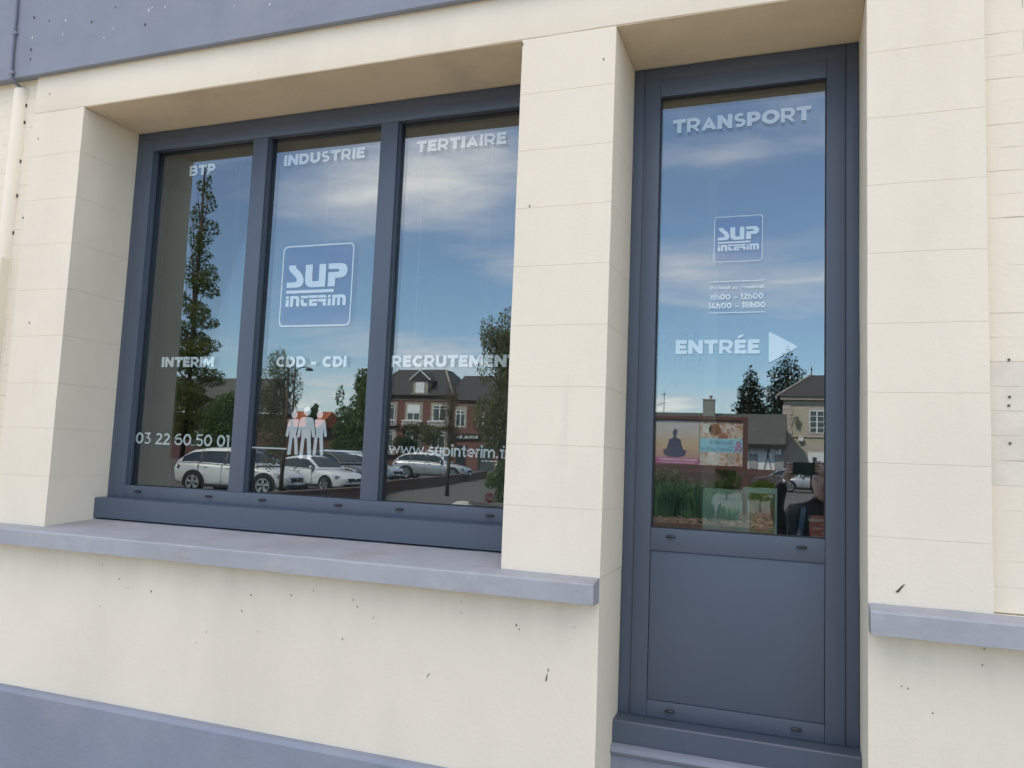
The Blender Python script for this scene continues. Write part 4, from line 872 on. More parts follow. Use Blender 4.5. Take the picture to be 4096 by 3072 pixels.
# ------------------------------------------------------------------ cars
tyre_m = material('tyre_rubber', (.012, .012, .013), .8); rim_m = material('alloy_rim', (.55, .56, .58), .3, .8); cglass = material('tinted_car_glass', (.012, .016, .02), .06, spec=.8)
trimm = material('black_car_trim', (.015, .015, .017), .5); lens = material('headlamp_lens', (.55, .58, .62), .12, .4); redl = material('red_tail_lamp', (.35, .01, .015), .2); plate = material('white_number_plate', (.65, .65, .62), .5); chrome = material('chrome_trim', (.6, .6, .62), .15, 1.0)
def lerp(t, tab):
    for (a, b_), (c, d) in zip(tab, tab[1:]):
        if t <= c: return b_ + (d - b_) * (t - a) / (c - a)
    return tab[-1][1]
def car(name, label, x, yv, head, paint, L=4.4, Wd=1.8, H=1.5, kind='suv', group='cars parked across the street'):
    t = thing(name, label, 'car', W(x, yv, gz(yv)), -R(head), group)
    hw = Wd / 2; cl = .17 * H if kind == 'suv' else .13 * H
    belt = [(0, .60), (.04, .655), (.2, .66), (.45, .64), (.66, .62), (.70, .615), (.80, .585), (.92, .52), (.975, .44), (1, .36)]
    botm = [(0, .28), (.03, .17), (.12, .13), (.88, .13), (.96, .15), (1, .22)]
    half = [(0, .80), (.03, .92), (.12, .985), (.5, 1), (.8, .985), (.92, .93), (.97, .84), (1, .70)]
    b = MB(); rows = []; N = 34
    for i in range(N + 1):
        s = i / N; X_ = (s - .5) * L; zt = lerp(s, belt) * H; zb = lerp(s, botm) * H * (1.15 if kind == 'suv' else 1); h = lerp(s, half) * hw
        dz = zt - zb
        half_pts = [(0, zb), (h * .86, zb), (h * .97, zb + dz * .12), (h * .985, zb + dz * .3), (h * 1.0, zb + dz * .52), (h * .985, zb + dz * .80), (h * .95, zb + dz * .93), (h * .86, zt), (h * .5, zt + .012 * H), (0, zt + .018 * H)]
        ring = [(X_, y, z) for y, z in half_pts] + [(X_, -y, z) for y, z in half_pts[::-1][1:]]
        rows.append(ring)
    b.grid(rows); b.poly([p for p in rows[0][:-1]]); b.poly([p for p in rows[-1][:-1]])
    bmesh.ops.remove_doubles(b.bm, verts=b.bm.verts, dist=1e-4)
    smooth_by_angle(b.build('body', paint, t), 45)
    # cabin
    if kind == 'suv': top = [(.025, .66), (.09, .82), (.16, .93), (.30, .985), (.45, 1.0), (.56, .97), (.63, .885), (.74, .64)]
    elif kind == 'sedan': top = [(.10, .66), (.2, .80), (.30, .95), (.42, 1.0), (.52, .985), (.58, .93), (.72, .63)]
    else: top = [(.03, .66), (.07, .82), (.16, .95), (.34, 1.0), (.48, .99), (.57, .92), (.72, .63)]
    x0, x1 = top[0][0], top[-1][0]; rows = []; gl = [[], []]; N2 = 26
    for i in range(N2 + 1):
        s = x0 + (x1 - x0) * i / N2; X_ = (s - .5) * L; zt = lerp(s, top) * H; zb = lerp(s, belt) * H - .01; h = lerp(s, half) * hw
        wt_ = h * .93; wr = h * .70; k = max(0.001, (zt - zb) / (.36 * H)); k = min(k, 1); wtop = wt_ + (wr - wt_) * k
        rows.append([(X_, wt_, zb), (X_, wtop + .02, zt - .06 * H * k), (X_, wtop * .93, zt - .015 * H * k), (X_, wtop * .5, zt + .012 * k), (X_, 0, zt + .018 * k), (X_, -wtop * .5, zt + .012 * k), (X_, -wtop * .93, zt - .015 * H * k), (X_, -wtop - .02, zt - .06 * H * k), (X_, -wt_, zb)])
    b = MB(); b.grid(rows); smooth_by_angle(b.build('roof', paint, t), 40)
    ia = next(i for i in range(N2) if lerp(x0 + (x1 - x0) * i / N2, top) > .82); ib = N2 - 4
    for sgn in (1, -1):
        # side glass follows the cabin flank
        b = MB(); rr = []
        for i in range(ia - 1, ib + 3):
            r = rows[i]; a = Vector(r[0]); c = Vector(r[1]); lo = a.lerp(c, .06); hi = a.lerp(c, .93)
            rr.append([(lo.x, sgn * (lo.y + .010), lo.z + .015), (hi.x, sgn * (hi.y + .008), hi.z)])
        b.grid(rr); b.build('side_window', cglass, t)
        for s_ in (.27, .47) if kind != 'sedan' else (.30, .48):
            r = rows[int((s_ - x0) / (x1 - x0) * N2)]; b = MB(); wd = .035
            b.prism([(r[0][0] - wd, sgn * (r[0][1] + .014), r[0][2]), (r[0][0] + wd, sgn * (r[0][1] + .014), r[0][2]), (r[1][0] + wd, sgn * (r[1][1] + .014), r[1][2]), (r[1][0] - wd, sgn * (r[1][1] + .014), r[1][2])], (0, -sgn * .012, 0)); b.build('window_pillar', trimm, t)
        r = rows[int((.66 - x0) / (x1 - x0) * N2)]
        b = MB(); bmesh.ops.create_icosphere(b.bm, subdivisions=2, radius=1)
        for v in b.bm.verts: v.co = Vector((v.co.x * .07 + (.655 - .5) * L, sgn * (hw * 1.06) + v.co.y * .10, v.co.z * .075 + .67 * H))
        b.build('door_mirror', paint, t, smooth=True)
        for s_ in (.30, .50): MB().box((s_ - .5) * L - .1, (s_ - .5) * L + .08, sgn * hw * .985 - .02, sgn * hw * .985 + .02, .555 * H, .575 * H).bevel(.006).build('door_handle', paint if kind != 'sedan' else chrome, t)
        for s_ in (.235, .445, .655): MB().box((s_ - .5) * L - .004, (s_ - .5) * L + .004, sgn * hw * .955 - .04, sgn * hw * .955 + .042 * 1, .22 * H, .62 * H).build('door_seam', trimm, t)
        MB().box(-.30 * L, .30 * L, sgn * hw * .97 - .035, sgn * hw * .97 + .03, .145 * H, .21 * H).bevel(.01).build('sill_trim', trimm, t)
        hl = MB(); X_ = .44 * L
        hl.prism([(X_ - .22, sgn * hw * .96, .50 * H), (X_ + .02, sgn * hw * .90, .475 * H), (X_ + .16, sgn * hw * .70, .42 * H), (X_ + .14, sgn * hw * .72, .37 * H), (X_ - .06, sgn * hw * .955, .40 * H)], (0, sgn * .035, .012)); hl.build('headlight', lens, t)
        tl = MB(); X_ = -.5 * L
        tl.prism([(X_ + .02, sgn * hw * .66, .60 * H), (X_ + .30, sgn * hw * .965, .585 * H), (X_ + .26, sgn * hw * .975, .52 * H), (X_ - .0, sgn * hw * .70, .50 * H)], (-.02, sgn * .02, .01)); tl.build('tail_light', redl, t)
    for nm, idx in (('windshield', range(N2 - 7, N2)), ('rear_window', range(1, 5) if kind != 'sedan' else range(1, 7))):
        b = MB(); rr = []
        for i in list(idx) :
            r = rows[i]; rr.append([(p[0] + (.012 if nm == 'windshield' else -.012), p[1] * .96, p[2] + .012) for p in r[2:7]])
        b.grid(rr); b.build(nm, cglass, t)
    MB().box(.485 * L, .5 * L + .012, -hw * .48, hw * .48, .30 * H, .40 * H).bevel(.01).build('grille', trimm, t)
    MB().box(.485 * L, .5 * L + .02, -hw * .72, hw * .72, .17 * H, .235 * H).bevel(.01).build('bumper_trim', trimm, t)
    MB().box(.5 * L + .013, .5 * L + .025, -.26, .26, .245 * H, .31 * H).build('number_plate', plate, t)
    MB().lathe([(.055, 0), (.05, .012), (.01, .015)], (.5 * L + .012, 0, .36 * H), 'X', 16).build('badge', chrome, t)
    rw = .225 * H if kind == 'suv' else .215 * H
    for wx in (-.30, .315):
        for sgn in (1, -1):
            cx_ = wx * L; yo = sgn * (hw * .985)
            b = MB(); b.lathe([(rw * 1.18, -.02), (rw * 1.18, .012), (rw * .3, .013)], (cx_, yo, rw * 1.04), 'Y', 26)
            for v in b.bm.verts: v.co.z = max(v.co.z, .13 * H)
            b.build('wheel_arch', trimm, t)
            w_ = bpy.data.objects.new('wheel', None); C.objects.link(w_); w_.parent = t; w_.location = (cx_, yo - sgn * .07, rw)
            MB().lathe([(rw * .62, -.11), (rw * .93, -.11), (rw, -.08), (rw, .08), (rw * .93, .112), (rw * .66, .10)], (0, 0, 0), 'Y', 30).build('tyre', tyre_m, w_, smooth=True)
            b = MB(); f = sgn * .118
            for k in range(5):
                for dd in (-.16, .16):
                    a = 2 * math.pi * k / 5 + .3; a2 = a + dd
                    p0 = Vector((math.cos(a) * rw * .10, 0, math.sin(a) * rw * .10)); p1 = Vector((math.cos(a2) * rw * .66, 0, math.sin(a2) * rw * .66)); pr = (p1 - p0).normalized(); q = Vector((-pr.z, 0, pr.x)) * rw * .055
                    b.prism([(v.x, f - sgn * .012, v.z) for v in (p0 - q, p1 - q, p1 + q, p0 + q)], (0, sgn * .012 , 0))
            b.lathe([(rw * .60, f - .004), (rw * .70, f - .004), (rw * .70, f + .004), (rw * .63, f + .004)], (0, 0, 0), 'Y', 30, True)
            b.build('rim', rim_m, w_)
    for v in (0,): pass
    return t
def paintm(n, c, met=0.0): return material(n, c, .35, met, coat=.8)
white = paintm('white_car_paint', (.60, .615, .61)); white2 = paintm('ice_white_car_paint', (.60, .64, .66)); black = paintm('black_car_paint', (.03, .032, .037)); greyp = paintm('blue_grey_car_paint', (.20, .24, .28), .3); silver = paintm('silver_car_paint', (.42, .43, .45), .5); darkp = paintm('dark_car_paint', (.06, .07, .09)); lblue = paintm('light_blue_car_paint', (.38, .45, .50), .3)
car('parked_car', 'off-white estate car parked side-on nearest the glass at left', -19.75, 22.5, 7, white, 4.65, 1.88, 1.70)
car('parked_car', 'ice white saloon with chrome handles beside the off-white estate', -19.3, 26.6, -10, white2, 4.65, 1.82, 1.44, 'sedan')
car('parked_car', 'black crossover with pale door mirror behind the white saloon', -20.9, 30.6, -6, black, 4.5, 1.85, 1.62)
car('parked_car', 'light blue grey hatchback with its nose just past the second mullion', -22.0, 35.4, -4, lblue, 4.2, 1.78, 1.48, 'hatch')
car('parked_car', 'dark blue grey hatchback half hidden behind the black crossover', -26.4, 41.5, -4, greyp, 4.2, 1.78, 1.5, 'hatch')
car('parked_car', 'silver crossover parked side-on before the red brick house', -20.45, 40.6, 9, silver, 4.6, 1.84, 1.62)
car('parked_car', 'dark car far behind the off-white estate car', -31.6, 38.5, 5, darkp, 4.3, 1.8, 1.5, 'hatch')
car('parked_car', 'silver car behind the metal crowd barrier', -18.6, 52, 20, silver, 4.3, 1.8, 1.5, 'hatch')
car('parked_car', 'silver estate car seen beside the photographer in the tall window', .95, 50.5, 180, silver, 4.6, 1.8, 1.5)
car('parked_car', 'blue grey car half hidden behind the raised arm', -1.0, 57, 180, greyp, 4.3, 1.8, 1.45, 'hatch')

# ------------------------------------------------------------------ houses
slate = material('dark_slate_tiles', (.045, .043, .05), .65, var=.25, vscale=2.5); slate2 = material('weathered_slate_tiles', (.08, .08, .075), .7, var=.3, vscale=2)
stonew = material('pale_stone_trim', (.38, .33, .28), .8, var=.15, vscale=3); whitep = material('white_window_paint', (.75, .76, .78), .6); hglass = material('dark_house_glass', (.05, .06, .07), .08, spec=.7)
beige = material('beige_limewash', (.47, .43, .33), .85, var=.1, vscale=.7); pinkst = material('pinkish_quoin_stone', (.50, .42, .38), .85, var=.1, vscale=2); shutter = material('grey_shutter_paint', (.33, .32, .32), .7)
def hwin(par, x0, x1, z0, z1, y, mull=2, arch=False, blind=0.0, fm=None, bars=0):
    """window part on a facade facing +Y at y"""
    f = MB(); e = .07
    f.box(x0, x0 + e, y, y + .05, z0, z1); f.box(x1 - e, x1, y, y + .05, z0, z1); f.box(x0 + e, x1 - e, y, y + .05, z1 - e, z1); f.box(x0 + e, x1 - e, y, y + .05, z0, z0 + e)
    xm = (x0 + x1) / 2; f.box(xm - .05, xm + .05, y, y + .055, z0 + e, z1 - e)
    if bars:
        for k in range(1, bars + 1):
            zz = z0 + (z1 - z0) * k / (bars + 1); f.box(x0 + e, x1 - e, y + .01, y + .045, zz - .025, zz + .025)
    else: f.box(x0 + e, x1 - e, y + .005, y + .05, z0 + (z1 - z0) * .76, z0 + (z1 - z0) * .81)
    o = f.build('window', fm or whitep, par)
    MB().box(x0 + e, x1 - e, y - .02, y + .01, z0 + e, z1 - e).build('pane', hglass, o)
    if blind: MB().box(x0 + .03, x1 - .03, y + .056, y + .08, z1 - (z1 - z0) * blind, z1 - .02).build('shutter', whitep, o)
    return o
def balustrade(par, x0, x1, z0, z1, y):
    o = MB().box(x0, x1, y, y + .45, z0, z0 + .12).build('balcony', stonew, par)
    MB().box(x0, x1, y + .33, y + .45, z1 - .1, z1).build('handrail', whitep, o)
    n = int((x1 - x0) / .2); b = MB()
    for k in range(n):
        x = x0 + (k + .5) * (x1 - x0) / n; b.lathe([(.035, z0 + .12), (.07, z0 + .2), (.04, z0 + .32), (.05, z1 - .1)], (x, y + .39, 0), 'Z', 8)
    b.build('baluster', whitep, o)
# red brick house and its lower wing : facade plane faces +Y
yb = W(0, 68)[1]
bh = thing('brick_house', 'two-storey red brick house with dormer and stone balconies, its lower wing beside', 'house', (0, 0, 0))
MB().box(-41.0, -32.0, yb - 9, yb, -.5, 7.55).build('wall', redbrick, bh)
MB().box(-31.99, -26.0, yb - 8, yb - .15, -.5, 7.08).build('wing_wall', redbrick, bh)
b = MB(); x0, x1, ze, zr = -41.6, -31.6, 7.52, 10.45
b.bm.verts.ensure_lookup_table()
for tri in [[(x0, yb + .3, ze), (x1, yb + .3, ze), (-34.2, yb - 3.2, zr), (-39.5, yb - 3.2, zr)], [(x0, yb - 9.3, ze), (x1, yb - 9.3, ze), (-34.2, yb - 5, zr), (-39.5, yb - 5, zr)], [(-34.2, yb - 3.2, zr), (-39.5, yb - 3.2, zr), (-39.5, yb - 5, zr), (-34.2, yb - 5, zr)], [(x1, yb + .3, ze), (x1, yb - 9.3, ze), (-34.2, yb - 5, zr), (-34.2, yb - 3.2, zr)], [(x0, yb + .3, ze), (x0, yb - 9.3, ze), (-39.5, yb - 5, zr), (-39.5, yb - 3.2, zr)], [(x0, yb + .3, ze), (x1, yb + .3, ze), (x1, yb - 9.3, ze), (x0, yb - 9.3, ze)]]: b.poly(tri)
b.build('roof', slate, bh)
MB().tube([(-34.2, yb - 3.2, zr + .03), (-31.6, yb + .3, ze + .05)], .09, 6).build('hip_flashing', stonew, bh); MB().tube([(-39.5, yb - 3.2, zr + .03), (-41.6, yb + .3, ze + .05)], .07, 6).build('hip_flashing', stonew, bh)
MB().prism([(-32.3, yb + .15, 7.05), (-32.3, yb - 3.8, 9.87), (-32.3, yb - 8.2, 7.05)], (6.5, 0, 0)).build('wing_roof', slate, bh)
MB().box(-41.7, -31.5, yb + .25, yb + .42, 7.42, 7.56).build('gutter', material('dark_gutter', (.05, .05, .055), .5), bh)
MB().box(-41.0, -31.99, yb + .001, yb + .06, 6.95, 7.08).build('string_course', stonew, bh); MB().box(-31.98, -26.0, yb - .149, yb - .1, 6.55, 6.62).build('string_course', stonew, bh)
dm = MB(); dm.box(-36.15, -34.55, yb - 3, yb + .05, 7.6, 9.05); dm.build('dormer', stonew, bh)
b = MB(); b.prism([(-36.5, yb + .25, 9.0), (-35.35, yb + .25, 9.95), (-34.2, yb + .25, 9.0)], (0, -3.5, 0)); b.build('dormer_roof', slate, bh)
for a, c in (((-36.5, yb + .28, 9.0), (-35.35, yb + .28, 9.98)), ((-34.2, yb + .28, 9.0), (-35.35, yb + .28, 9.98))): MB().tube([a, c], .06, 6).build('bargeboard', whitep, bh)
MB().box(-36.4, -34.3, yb + .05, yb + .3, 7.56, 7.66).build('dormer_sill', stonew, bh)
hwin(bh, -35.85, -34.85, 7.7, 8.8, yb + .06, blind=.98)
for xc in (-38.8, -35.95, -33.1):
    MB().box(xc - 1.0, xc + 1.0, yb + .002, yb + .05, 4.95, 6.75).build('window_surround', stonew, bh)
    hwin(bh, xc - .72, xc + .72, 4.95, 6.5, yb + .055, blind=.55 if xc == -35.95 else 0); balustrade(bh, xc - 1.15, xc + 1.15, 4.35, 4.95, yb)
    MB().box(xc - 1.0, xc + 1.0, yb + .002, yb + .05, 2.3, 4.1).build('window_surround', stonew, bh)
    hwin(bh, xc - .72, xc + .72, 2.3, 3.9, yb + .055); balustrade(bh, xc - 1.15, xc + 1.15, 1.5, 2.1, yb)
MB().box(-31.55, -30.25, yb - .149, yb - .10, 4.3, 6.45).build('window_surround', stonew, bh); hwin(bh, -31.4, -30.4, 4.45, 6.05, yb - .095); hwin(bh, -28.6, -27.7, 4.45, 6.05, yb - .145)
sg = MB().box(-32.4, -26.2, yb - .149, yb + .02, 3.2, 3.78).build('shop_sign', blk, bh); text('lettering', 'ROYAL BA', -31.2, -29.0, 3.36, .26, yb + .03, wht, sg, .02, 1); text('lettering', '@ 101', -28.3, -27.4, 3.36, .26, yb + .03, wht, sg, .02, 1)
MB().box(-31.2, -30.2, yb - .149, yb - .08, .3, 2.7).build('door', blk, bh); MB().box(-28.9, -27.3, yb - .149, yb - .08, .3, 2.7).build('door', hglass, bh)
# slate roofed long house left
yh = W(0, 60)[1]
sh1 = thing('slate_roof_house', 'long low house with one big dark slate roof behind the green trees', 'house')
MB().prism([(-66, yh, -.5), (-45.6, yh, -.5), (-51.6, yh - 9, -.5), (-66, yh - 9, -.5)], (0, 0, 5.5)).build('wall', darkbrick, sh1)
b = MB()
for tri in [[(-67, yh + .4, 4.9), (-44.5, yh + .4, 4.9), (-48.9, yh - 4.2, 8.7), (-66, yh - 4.2, 8.7)], [(-67, yh - 9.2, 4.9), (-50.9, yh - 9.2, 4.9), (-48.9, yh - 4.2, 8.7), (-66, yh - 4.2, 8.7)], [(-44.5, yh + .4, 4.9), (-50.9, yh - 9.2, 4.9), (-48.9, yh - 4.2, 8.7)], [(-67, yh + .4, 4.9), (-67, yh - 9.2, 4.9), (-66, yh - 4.2, 8.7)]]: b.poly(tri)
b.build('roof', slate2, sh1); MB().box(-67, -44.6, yh + .4, yh + .55, 4.82, 4.96).build('gutter', whitep, sh1)
hwin(sh1, -56, -54.6, 1.6, 3.4, yh + .01); hwin(sh1, -50, -48.6, 1.6, 3.4, yh + .01); MB().box(-52.6, -51.4, yh, yh + .06, .1, 2.6).build('door', whitep, sh1)
# small orange roofed house in the gap
yo_ = W(0, 76)[1]
oh = thing('orange_roof_house', 'small distant house with a bright orange tiled roof in the gap', 'house')
MB().box(-58.2, -52.8, yo_ - 6, yo_, -.5, 4.4).build('wall', darkbrick, oh)
MB().prism([(-58.5, yo_ + .3, 4.3), (-58.5, yo_ - 2.6, 6.25), (-58.5, yo_ - 6.3, 4.3)], (6.4, 0, 0)).build('roof', material('orange_roof_tiles', (.42, .11, .045), .8, var=.2, vscale=3), oh)
b = MB(); b.box(-56.0, -46, yo_ + .8, yo_ + 1.0, -.5, 2.7); tag(b.build('garden_wall', darkbrick), 'long dark brick garden wall behind the parked cars', 'wall')
# half-timbered barn with long roof
yn = W(0, 60)[1]
bn = thing('timbered_barn', 'long low white half-timbered barn with a huge dark roof and chimney', 'house')
MB().box(-18, -1.3, yn - 8, yn, .0, 3.3).build('wall', whitep, bn)
MB().box(-18.02, -1.28, yn + .001, yn + .06, -.2, 1.55).build('brick_base', darkbrick, bn)
b = MB(); b.prism([(-18.6, yn + .8, 3.45), (-18.6, yn - 3.6, 5.95), (-18.6, yn - 8.6, 3.45)], (17.7, 0, 0)); b.build('roof', slate2, bn)
MB().box(-18.6, -.9, yn + .62, yn + .82, 3.12, 3.449).build('fascia_board', material('black_brown_board', (.02, .014, .014), .6), bn)
for k in range(34):
    x = -17.6 + k * .49; dx = .35 if k % 4 else -.3
    if -3.6 < x < -2.8 or -1.7 < x < -1.2: continue
    MB().prism([(x, yn + .001, 1.56), (x + .055, yn + .001, 1.56), (x + .055 + dx, yn + .001, 3.12), (x + dx, yn + .001, 3.12)], (0, .03, 0)).build('timber', timber, bn)
for xc in (-3.2, -1.35, -7.0, -10.5, -14): MB().box(xc - .32, xc + .32, yn + .032, yn + .08, 1.6, 2.7).build('shutter', shutter, bn)
ch = MB().box(-7.3, -6.4, yn - 3.4, yn - 2.7, 5.3, 6.95).build('chimney', material('grey_rendered_chimney', (.25, .25, .23), .9, var=.2, vscale=5), bn)
MB().box(-7.35, -6.35, yn - 3.45, yn - 2.65, 6.951, 7.03).build('chimney_cap', stonew, ch)
MB().lathe([(.1, 7.03), (.1, 7.25), (.2, 7.27), (.03, 7.37)], (-6.7, yn - 3.0, 0), 'Z', 10).build('chimney_pot', stonew, ch)
an = MB(); an.tube([(-10.5, yn - 3.2, 5.5), (-10.5, yn - 3.2, 7.6)], .03, 5); an.tube([(-11.1, yn - 3.2, 6.55), (-10.3, yn - 3.2, 6.75)], .02, 5); an.tube([(-10.7, yn - 3.2, 6.5), (-10.7, yn - 3.2, 7.0)], .018, 4); an.tube([(-10.9, yn - 3.2, 6.45), (-10.9, yn - 3.2, 6.9)], .018, 4); an.tube([(-10.75, yn - 3.2, 7.4), (-10.3, yn - 3.2, 7.45)], .02, 4)
an.build('antenna', dk, bn)
b = MB()
for k in range(60): b.box(-8 + k * .12, -7.9 + k * .12, W(0, 44)[1], W(0, 44)[1] + .03, .2, 1.25)
b.box(-8.05, -.8, W(0, 44)[1] - .04, W(0, 44)[1] - .001, .4, .5)
fn = b.build('picket_fence', timber); tag(fn, 'brown wooden fence in front of the timbered barn', 'fence')
# beige house
yz = W(0, 66)[1]
bg_ = thing('beige_house', 'two-storey beige rendered house with stone quoins and slate hip roof', 'house')
MB().box(-1.2, 9, yz - 9, yz, -.3, 7.3).build('wall', beige, bg_)
b = MB(); e0_, e1_ = -1.75, 9.6
for tri in [[(e0_, yz + .55, 7.55), (e1_, yz + .55, 7.55), (7, yz - 3.5, 9.75), (.97, yz - 3.5, 9.75)], [(e0_, yz - 9.5, 7.55), (e1_, yz - 9.5, 7.55), (7, yz - 5, 9.75), (.97, yz - 5, 9.75)], [(7, yz - 3.5, 9.75), (.97, yz - 3.5, 9.75), (.97, yz - 5, 9.75), (7, yz - 5, 9.75)], [(e0_, yz + .55, 7.55), (e0_, yz - 9.5, 7.55), (.97, yz - 5, 9.75), (.97, yz - 3.5, 9.75)], [(e1_, yz + .55, 7.55), (e1_, yz - 9.5, 7.55), (7, yz - 5, 9.75), (7, yz - 3.5, 9.75)]]: b.poly(tri)
b.build('roof', slate, bg_)
MB().tube([(e0_, yz + .55, 7.58), (.97, yz - 3.5, 9.80)], .09, 6).build('hip_flashing', stonew, bg_); MB().lathe([(.06, 9.7), (.03, 10.1), (.08, 10.2), (.01, 10.5)], (.97, yz - 3.5, 0), 'Z', 8).build('finial', dk, bg_)
MB().box(e0_ + .3, e1_ - .3, yz + .001, yz + .42, 7.3, 7.52).build('cornice', pinkst, bg_); MB().box(-1.2, 9, yz + .001, yz + .10, 6.95, 7.1).build('cornice', pinkst, bg_)
MB().box(-.5, 9, yz + .001, yz + .10, 4.28, 4.42).build('string_course', pinkst, bg_)
for k in range(17):
    w_ = .62 if k % 2 else .5; MB().box(-1.26, -1.26 + w_ + .14, yz + .001, yz + .07, .1 + k * .40, .1 + k * .40 + .375).build('quoin', pinkst, bg_)
MB().box(.55, 2.15, yz + .001, yz + .06, 4.43, 6.75).build('window_surround', pinkst, bg_); hwin(bg_, .78, 1.92, 4.6, 6.45, yz + .065, bars=3, fm=whitep)
MB().box(.35, 2.6, yz + .001, yz + .07, 0.1, 3.75).build('door_surround', pinkst, bg_); d_ = MB().box(.72, 2.2, yz + .071, yz + .12, .1, 3.1).build('door', whitep, bg_); MB().box(1.05, 1.35, yz + .121, yz + .13, 1.4, 2.7).build('pane', hglass, d_)
MB().lathe([(.02, 5.35), (.17, 5.4), (.2, 5.75), (.26, 5.85), (.05, 6.0)], (-.25, yz + .35, 0), 'Z', 8).build('lantern', material('bronze_lantern', (.25, .22, .18), .6), bg_)
MB().box(-.05, .35, yz + .08, yz + .35, 3.95, 4.25).bevel(.02).build('alarm_box', whitep, bg_)

# ------------------------------------------------------------------ the photographer with the phone
skin = material('skin', (.74, .49, .43), .5, var=.12, vscale=20); jacket = material('black_jacket_cloth', (.035, .034, .045), .9, var=.3, vscale=15, bump=.3, bscale=60); trous = material('dark_denim', (.03, .04, .07), .9)
def skinned(name, pts, edges, mat, parent, sub=2, root=0):
    me = bpy.data.meshes.new(name); me.from_pydata([p[0] for p in pts], edges, []); o = bpy.data.objects.new(name, me); C.objects.link(o)
    bpy.context.view_layer.objects.active = o
    md = o.modifiers.new('s', 'SKIN'); md.use_smooth_shade = True
    for i, p in enumerate(pts):
        r = p[1]; me.skin_vertices[0].data[i].radius = (r, r) if not isinstance(r, tuple) else r; me.skin_vertices[0].data[i].use_root = i == root
    s = o.modifiers.new('u', 'SUBSURF'); s.levels = s.render_levels = sub
    bpy.context.view_layer.update(); m2 = bpy.data.meshes.new_from_object(o.evaluated_get(bpy.context.evaluated_depsgraph_get())); bpy.data.objects.remove(o)
    m2.materials.clear(); m2.materials.append(mat); o = bpy.data.objects.new(name, m2); C.objects.link(o); o.parent = parent
    for p in m2.polygons: p.use_smooth = True
    return o
PX, PY = .15, -2.62
person = thing('person', 'person in black jacket holding up a phone with both hands to photograph', 'person', (0, 0, 0))
body = [((PX, PY, .92), .15), ((PX, PY, 1.08), .14), ((PX, PY, 1.24), .155), ((PX, PY, 1.335), .14), ((PX, PY + .01, 1.40), .07), ((PX - .005, PY + .02, 1.455), .055),
        ((PX - .17, PY, 1.33), .075), ((PX - .225, PY + .10, 1.19), .055), ((-.128, PY + .26, 1.38), .044), ((-.085, -2.235, 1.525), .034),
        ((PX + .17, PY, 1.33), .075), ((PX + .245, PY + .10, 1.20), .055), ((.235, PY + .27, 1.42), .044), ((.165, -2.235, 1.585), .034),
        ((PX - .09, PY, .86), .11), ((PX - .11, PY + .02, .47), .075), ((PX - .11, PY - .02, .09), .05), ((PX + .09, PY, .86), .11), ((PX + .11, PY + .02, .47), .075), ((PX + .11, PY - .02, .09), .05)]
eds = [(0, 1), (1, 2), (2, 3), (3, 4), (4, 5), (3, 6), (6, 7), (7, 8), (8, 9), (3, 10), (10, 11), (11, 12), (12, 13), (0, 14), (14, 15), (15, 16), (0, 17), (17, 18), (18, 19)]
bo = skinned('body', body, eds, jacket, person)
bo.data.materials.append(trous); bo.data.materials.append(skin)
for p in bo.data.polygons:
    c = p.center; p.material_index = 1 if c.z < .90 else (2 if (c.z > 1.425 and abs(c.x - PX) < .09 and c.y < -2.5) else 0)
# head with face
b = MB(); bmesh.ops.create_icosphere(b.bm, subdivisions=5, radius=1)
HZ = 1.575; HY = PY + .03
def gauss(x, s): return math.exp(-(x / s) ** 2)
for v in b.bm.verts:
    x, y, z = v.co; wd = .074 * (1 - .22 * max(0, -z) ** 1.5); d = .092; p = Vector((x * wd, y * d, z * .118))
    if y > 0:                                                        # the face looks to +Y
        p.y += .022 * gauss(x, .16) * gauss(z + .12, .20)            # nose
        p.y -= .012 * (gauss(x - .38, .2) + gauss(x + .38, .2)) * gauss(z - .10, .13)
        p.y += .007 * gauss(x, .3) * gauss(z + .48, .08); p.y -= .004 * gauss(x, .32) * gauss(z + .42, .02)
        p.y += .010 * gauss(x, .35) * gauss(z + .82, .14); p.y += .006 * gauss(z - .25, .07) * gauss(x, .6)
    v.co = p
for sx in (-1, 1):
    for k in range(1):
        r = bmesh.ops.create_icosphere(b.bm, subdivisions=2, radius=1)
        for v in r['verts']: v.co = Vector((sx * .074 + v.co.x * .009, -.005 + v.co.y * .018, .0 + v.co.z * .030))
hd = b.build('head', skin, person, smooth=True); hd.location = (PX, HY, HZ)
for v in (0,): pass
b = MB(); bmesh.ops.create_icosphere(b.bm, subdivisions=4, radius=1)
kill = [v for v in b.bm.verts if (v.co.y > .25 and v.co.z < .45) or v.co.z < -.45]
bmesh.ops.delete(b.bm, geom=kill, context='VERTS')
for v in b.bm.verts: n = 1 + .05 * noise.noise(v.co * 6); v.co = Vector((v.co.x * .083 * n, v.co.y * .102 * n - .006, v.co.z * .128 * n + .004))
h_ = b.build('hair', material('dark_brown_hair', (.03, .02, .015), .6, var=.4, vscale=60), person, smooth=True); h_.location = (PX, HY, HZ)
gl = MB()
for sx in (-1, 1): gl.lathe([(.0205, 0), (.0205, .003), (.018, .004)], (sx * .029, .094, .012), 'Y', 18)
gl.tube([(-.010, .098, .014), (.010, .098, .014)], .0018, 6); gl.tube([(-.050, .094, .016), (-.076, .0, .012)], .0018, 6); gl.tube([(.050, .094, .016), (.076, .0, .012)], .0018, 6)
g_ = gl.build('glasses', material('dark_glasses', (.02, .02, .02), .1), person); g_.location = (PX, HY, HZ)
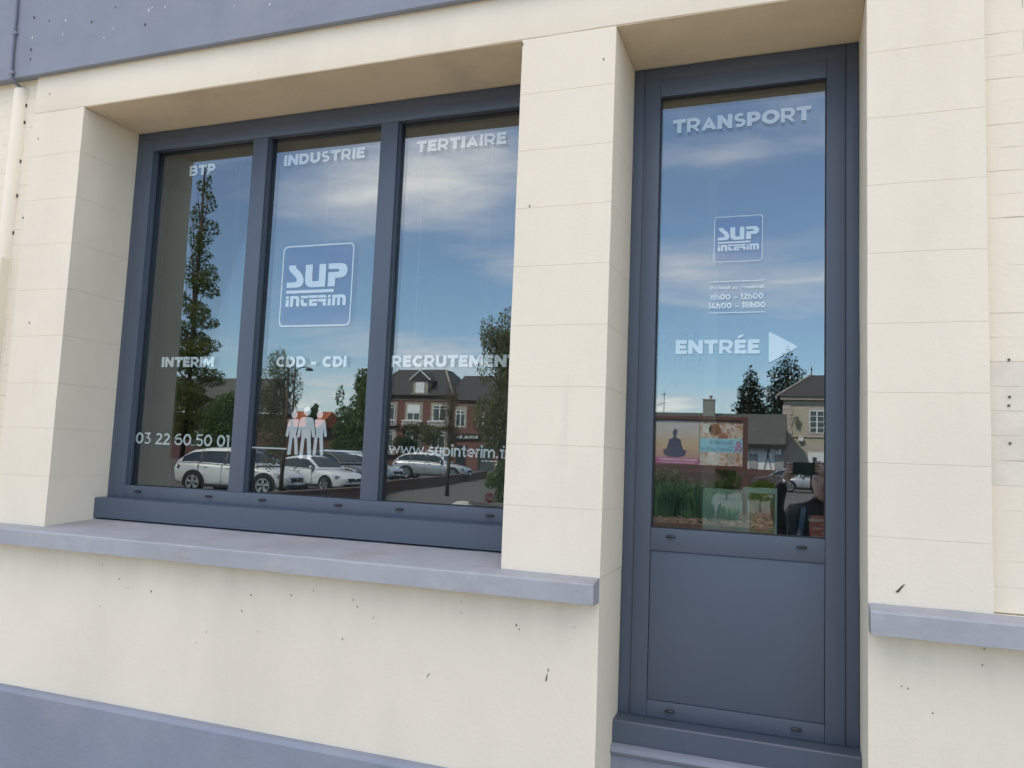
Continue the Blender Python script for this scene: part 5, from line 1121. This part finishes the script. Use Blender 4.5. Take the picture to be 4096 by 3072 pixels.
mo = MB(); mo.prism([(-.022, .096, -.053), (0, .101, -.050), (.022, .096, -.053), (0, .100, -.060)], (0, .003, 0)); mm_ = mo.build('mouth', material('lips', (.38, .12, .11), .5), person); mm_.location = (PX, HY, HZ)
for o_ in (hd, h_, g_, mm_): o_.location.z = 1.530; o_.location.y = HY + .02; o_.rotation_euler = (R(12), 0, R(4))
sc_ = MB(); rows = []
for k in range(9): 
    a = R(200 + k * 17.5); rows.append([(PX + math.cos(a) * .0 + (k - 4) * .019, PY + .135 + .012 * math.cos((k - 4) * .4), 1.335), (PX + (k - 4) * .022, PY + .158 + .01 * math.cos(k), 1.26), (PX + (k - 4) * .017, PY + .165, 1.15)])
sc_.grid(rows); sc_.build('scarf', material('coral_scarf_cloth', (.60, .20, .15), .9), person, smooth=True)
phone = thing('smartphone', 'dark green smartphone held sideways at arm\'s length', 'phone', (.03, -2.166, 1.618))
b = MB().box(-.076, .076, -.004, .004, -.036, .036); b.bevel(.003, 3); smooth_by_angle(b.build('case', material('dark_green_case', (.03, .07, .055), .4), phone), 40)
MB().box(-.072, .072, -.0052, -.0041, -.033, .033).build('screen', material('black_screen', (.02, .02, .02), .05), phone)
MB().lathe([(.011, .0042), (.011, .0055), (.008, .006)], (-.02, 0, -.012), 'Y', 20).build('camera_lens', blk, phone)
def hand(parent, wrist, palm, tips, thumb, r=.0095):
    """palm + five fingers as one continuous skin"""
    pts = [(wrist, .024), (palm, .023)]; ed = [(0, 1)]
    for k, chain_ in enumerate(tips):
        pi = 1
        for j, q in enumerate(chain_):
            pts.append((q, r * (1.12 - .1 * j))); ed.append((pi, len(pts) - 1)); pi = len(pts) - 1
    pi = 0
    for j, q in enumerate(thumb): pts.append((q, r * 1.2 * (1 - .08 * j))); ed.append((pi, len(pts) - 1)); pi = len(pts) - 1
    return skinned('hand', pts, ed, skin, parent, 2, 0)
# left in the glass: fingers wrap the far (left) end of the phone, thumb below
lf = [[(-.046, -2.185, 1.590 + k * .0175 - .002), (-.058, -2.166, 1.592 + k * .0175), (-.050, -2.150, 1.594 + k * .0170), (-.030, -2.148, 1.594 + k * .0165)] for k in range(4)]
hand(person, (-.083, -2.222, 1.535), (-.066, -2.200, 1.578), lf, [(-.050, -2.205, 1.560), (-.030, -2.182, 1.572), (-.010, -2.176, 1.585)])
rf = [[(.106 + (.003 if k else .008), -2.185, 1.602 + k * .0165), (.119, -2.166, 1.605 + k * .0168), (.110, -2.150, 1.606 + k * .0165), (.088, -2.147, 1.606 + k * .0158)] for k in range(4)]
hand(person, (.163, -2.225, 1.578), (.136, -2.200, 1.608), rf, [(.122, -2.205, 1.588), (.098, -2.182, 1.592), (.076, -2.176, 1.60)])
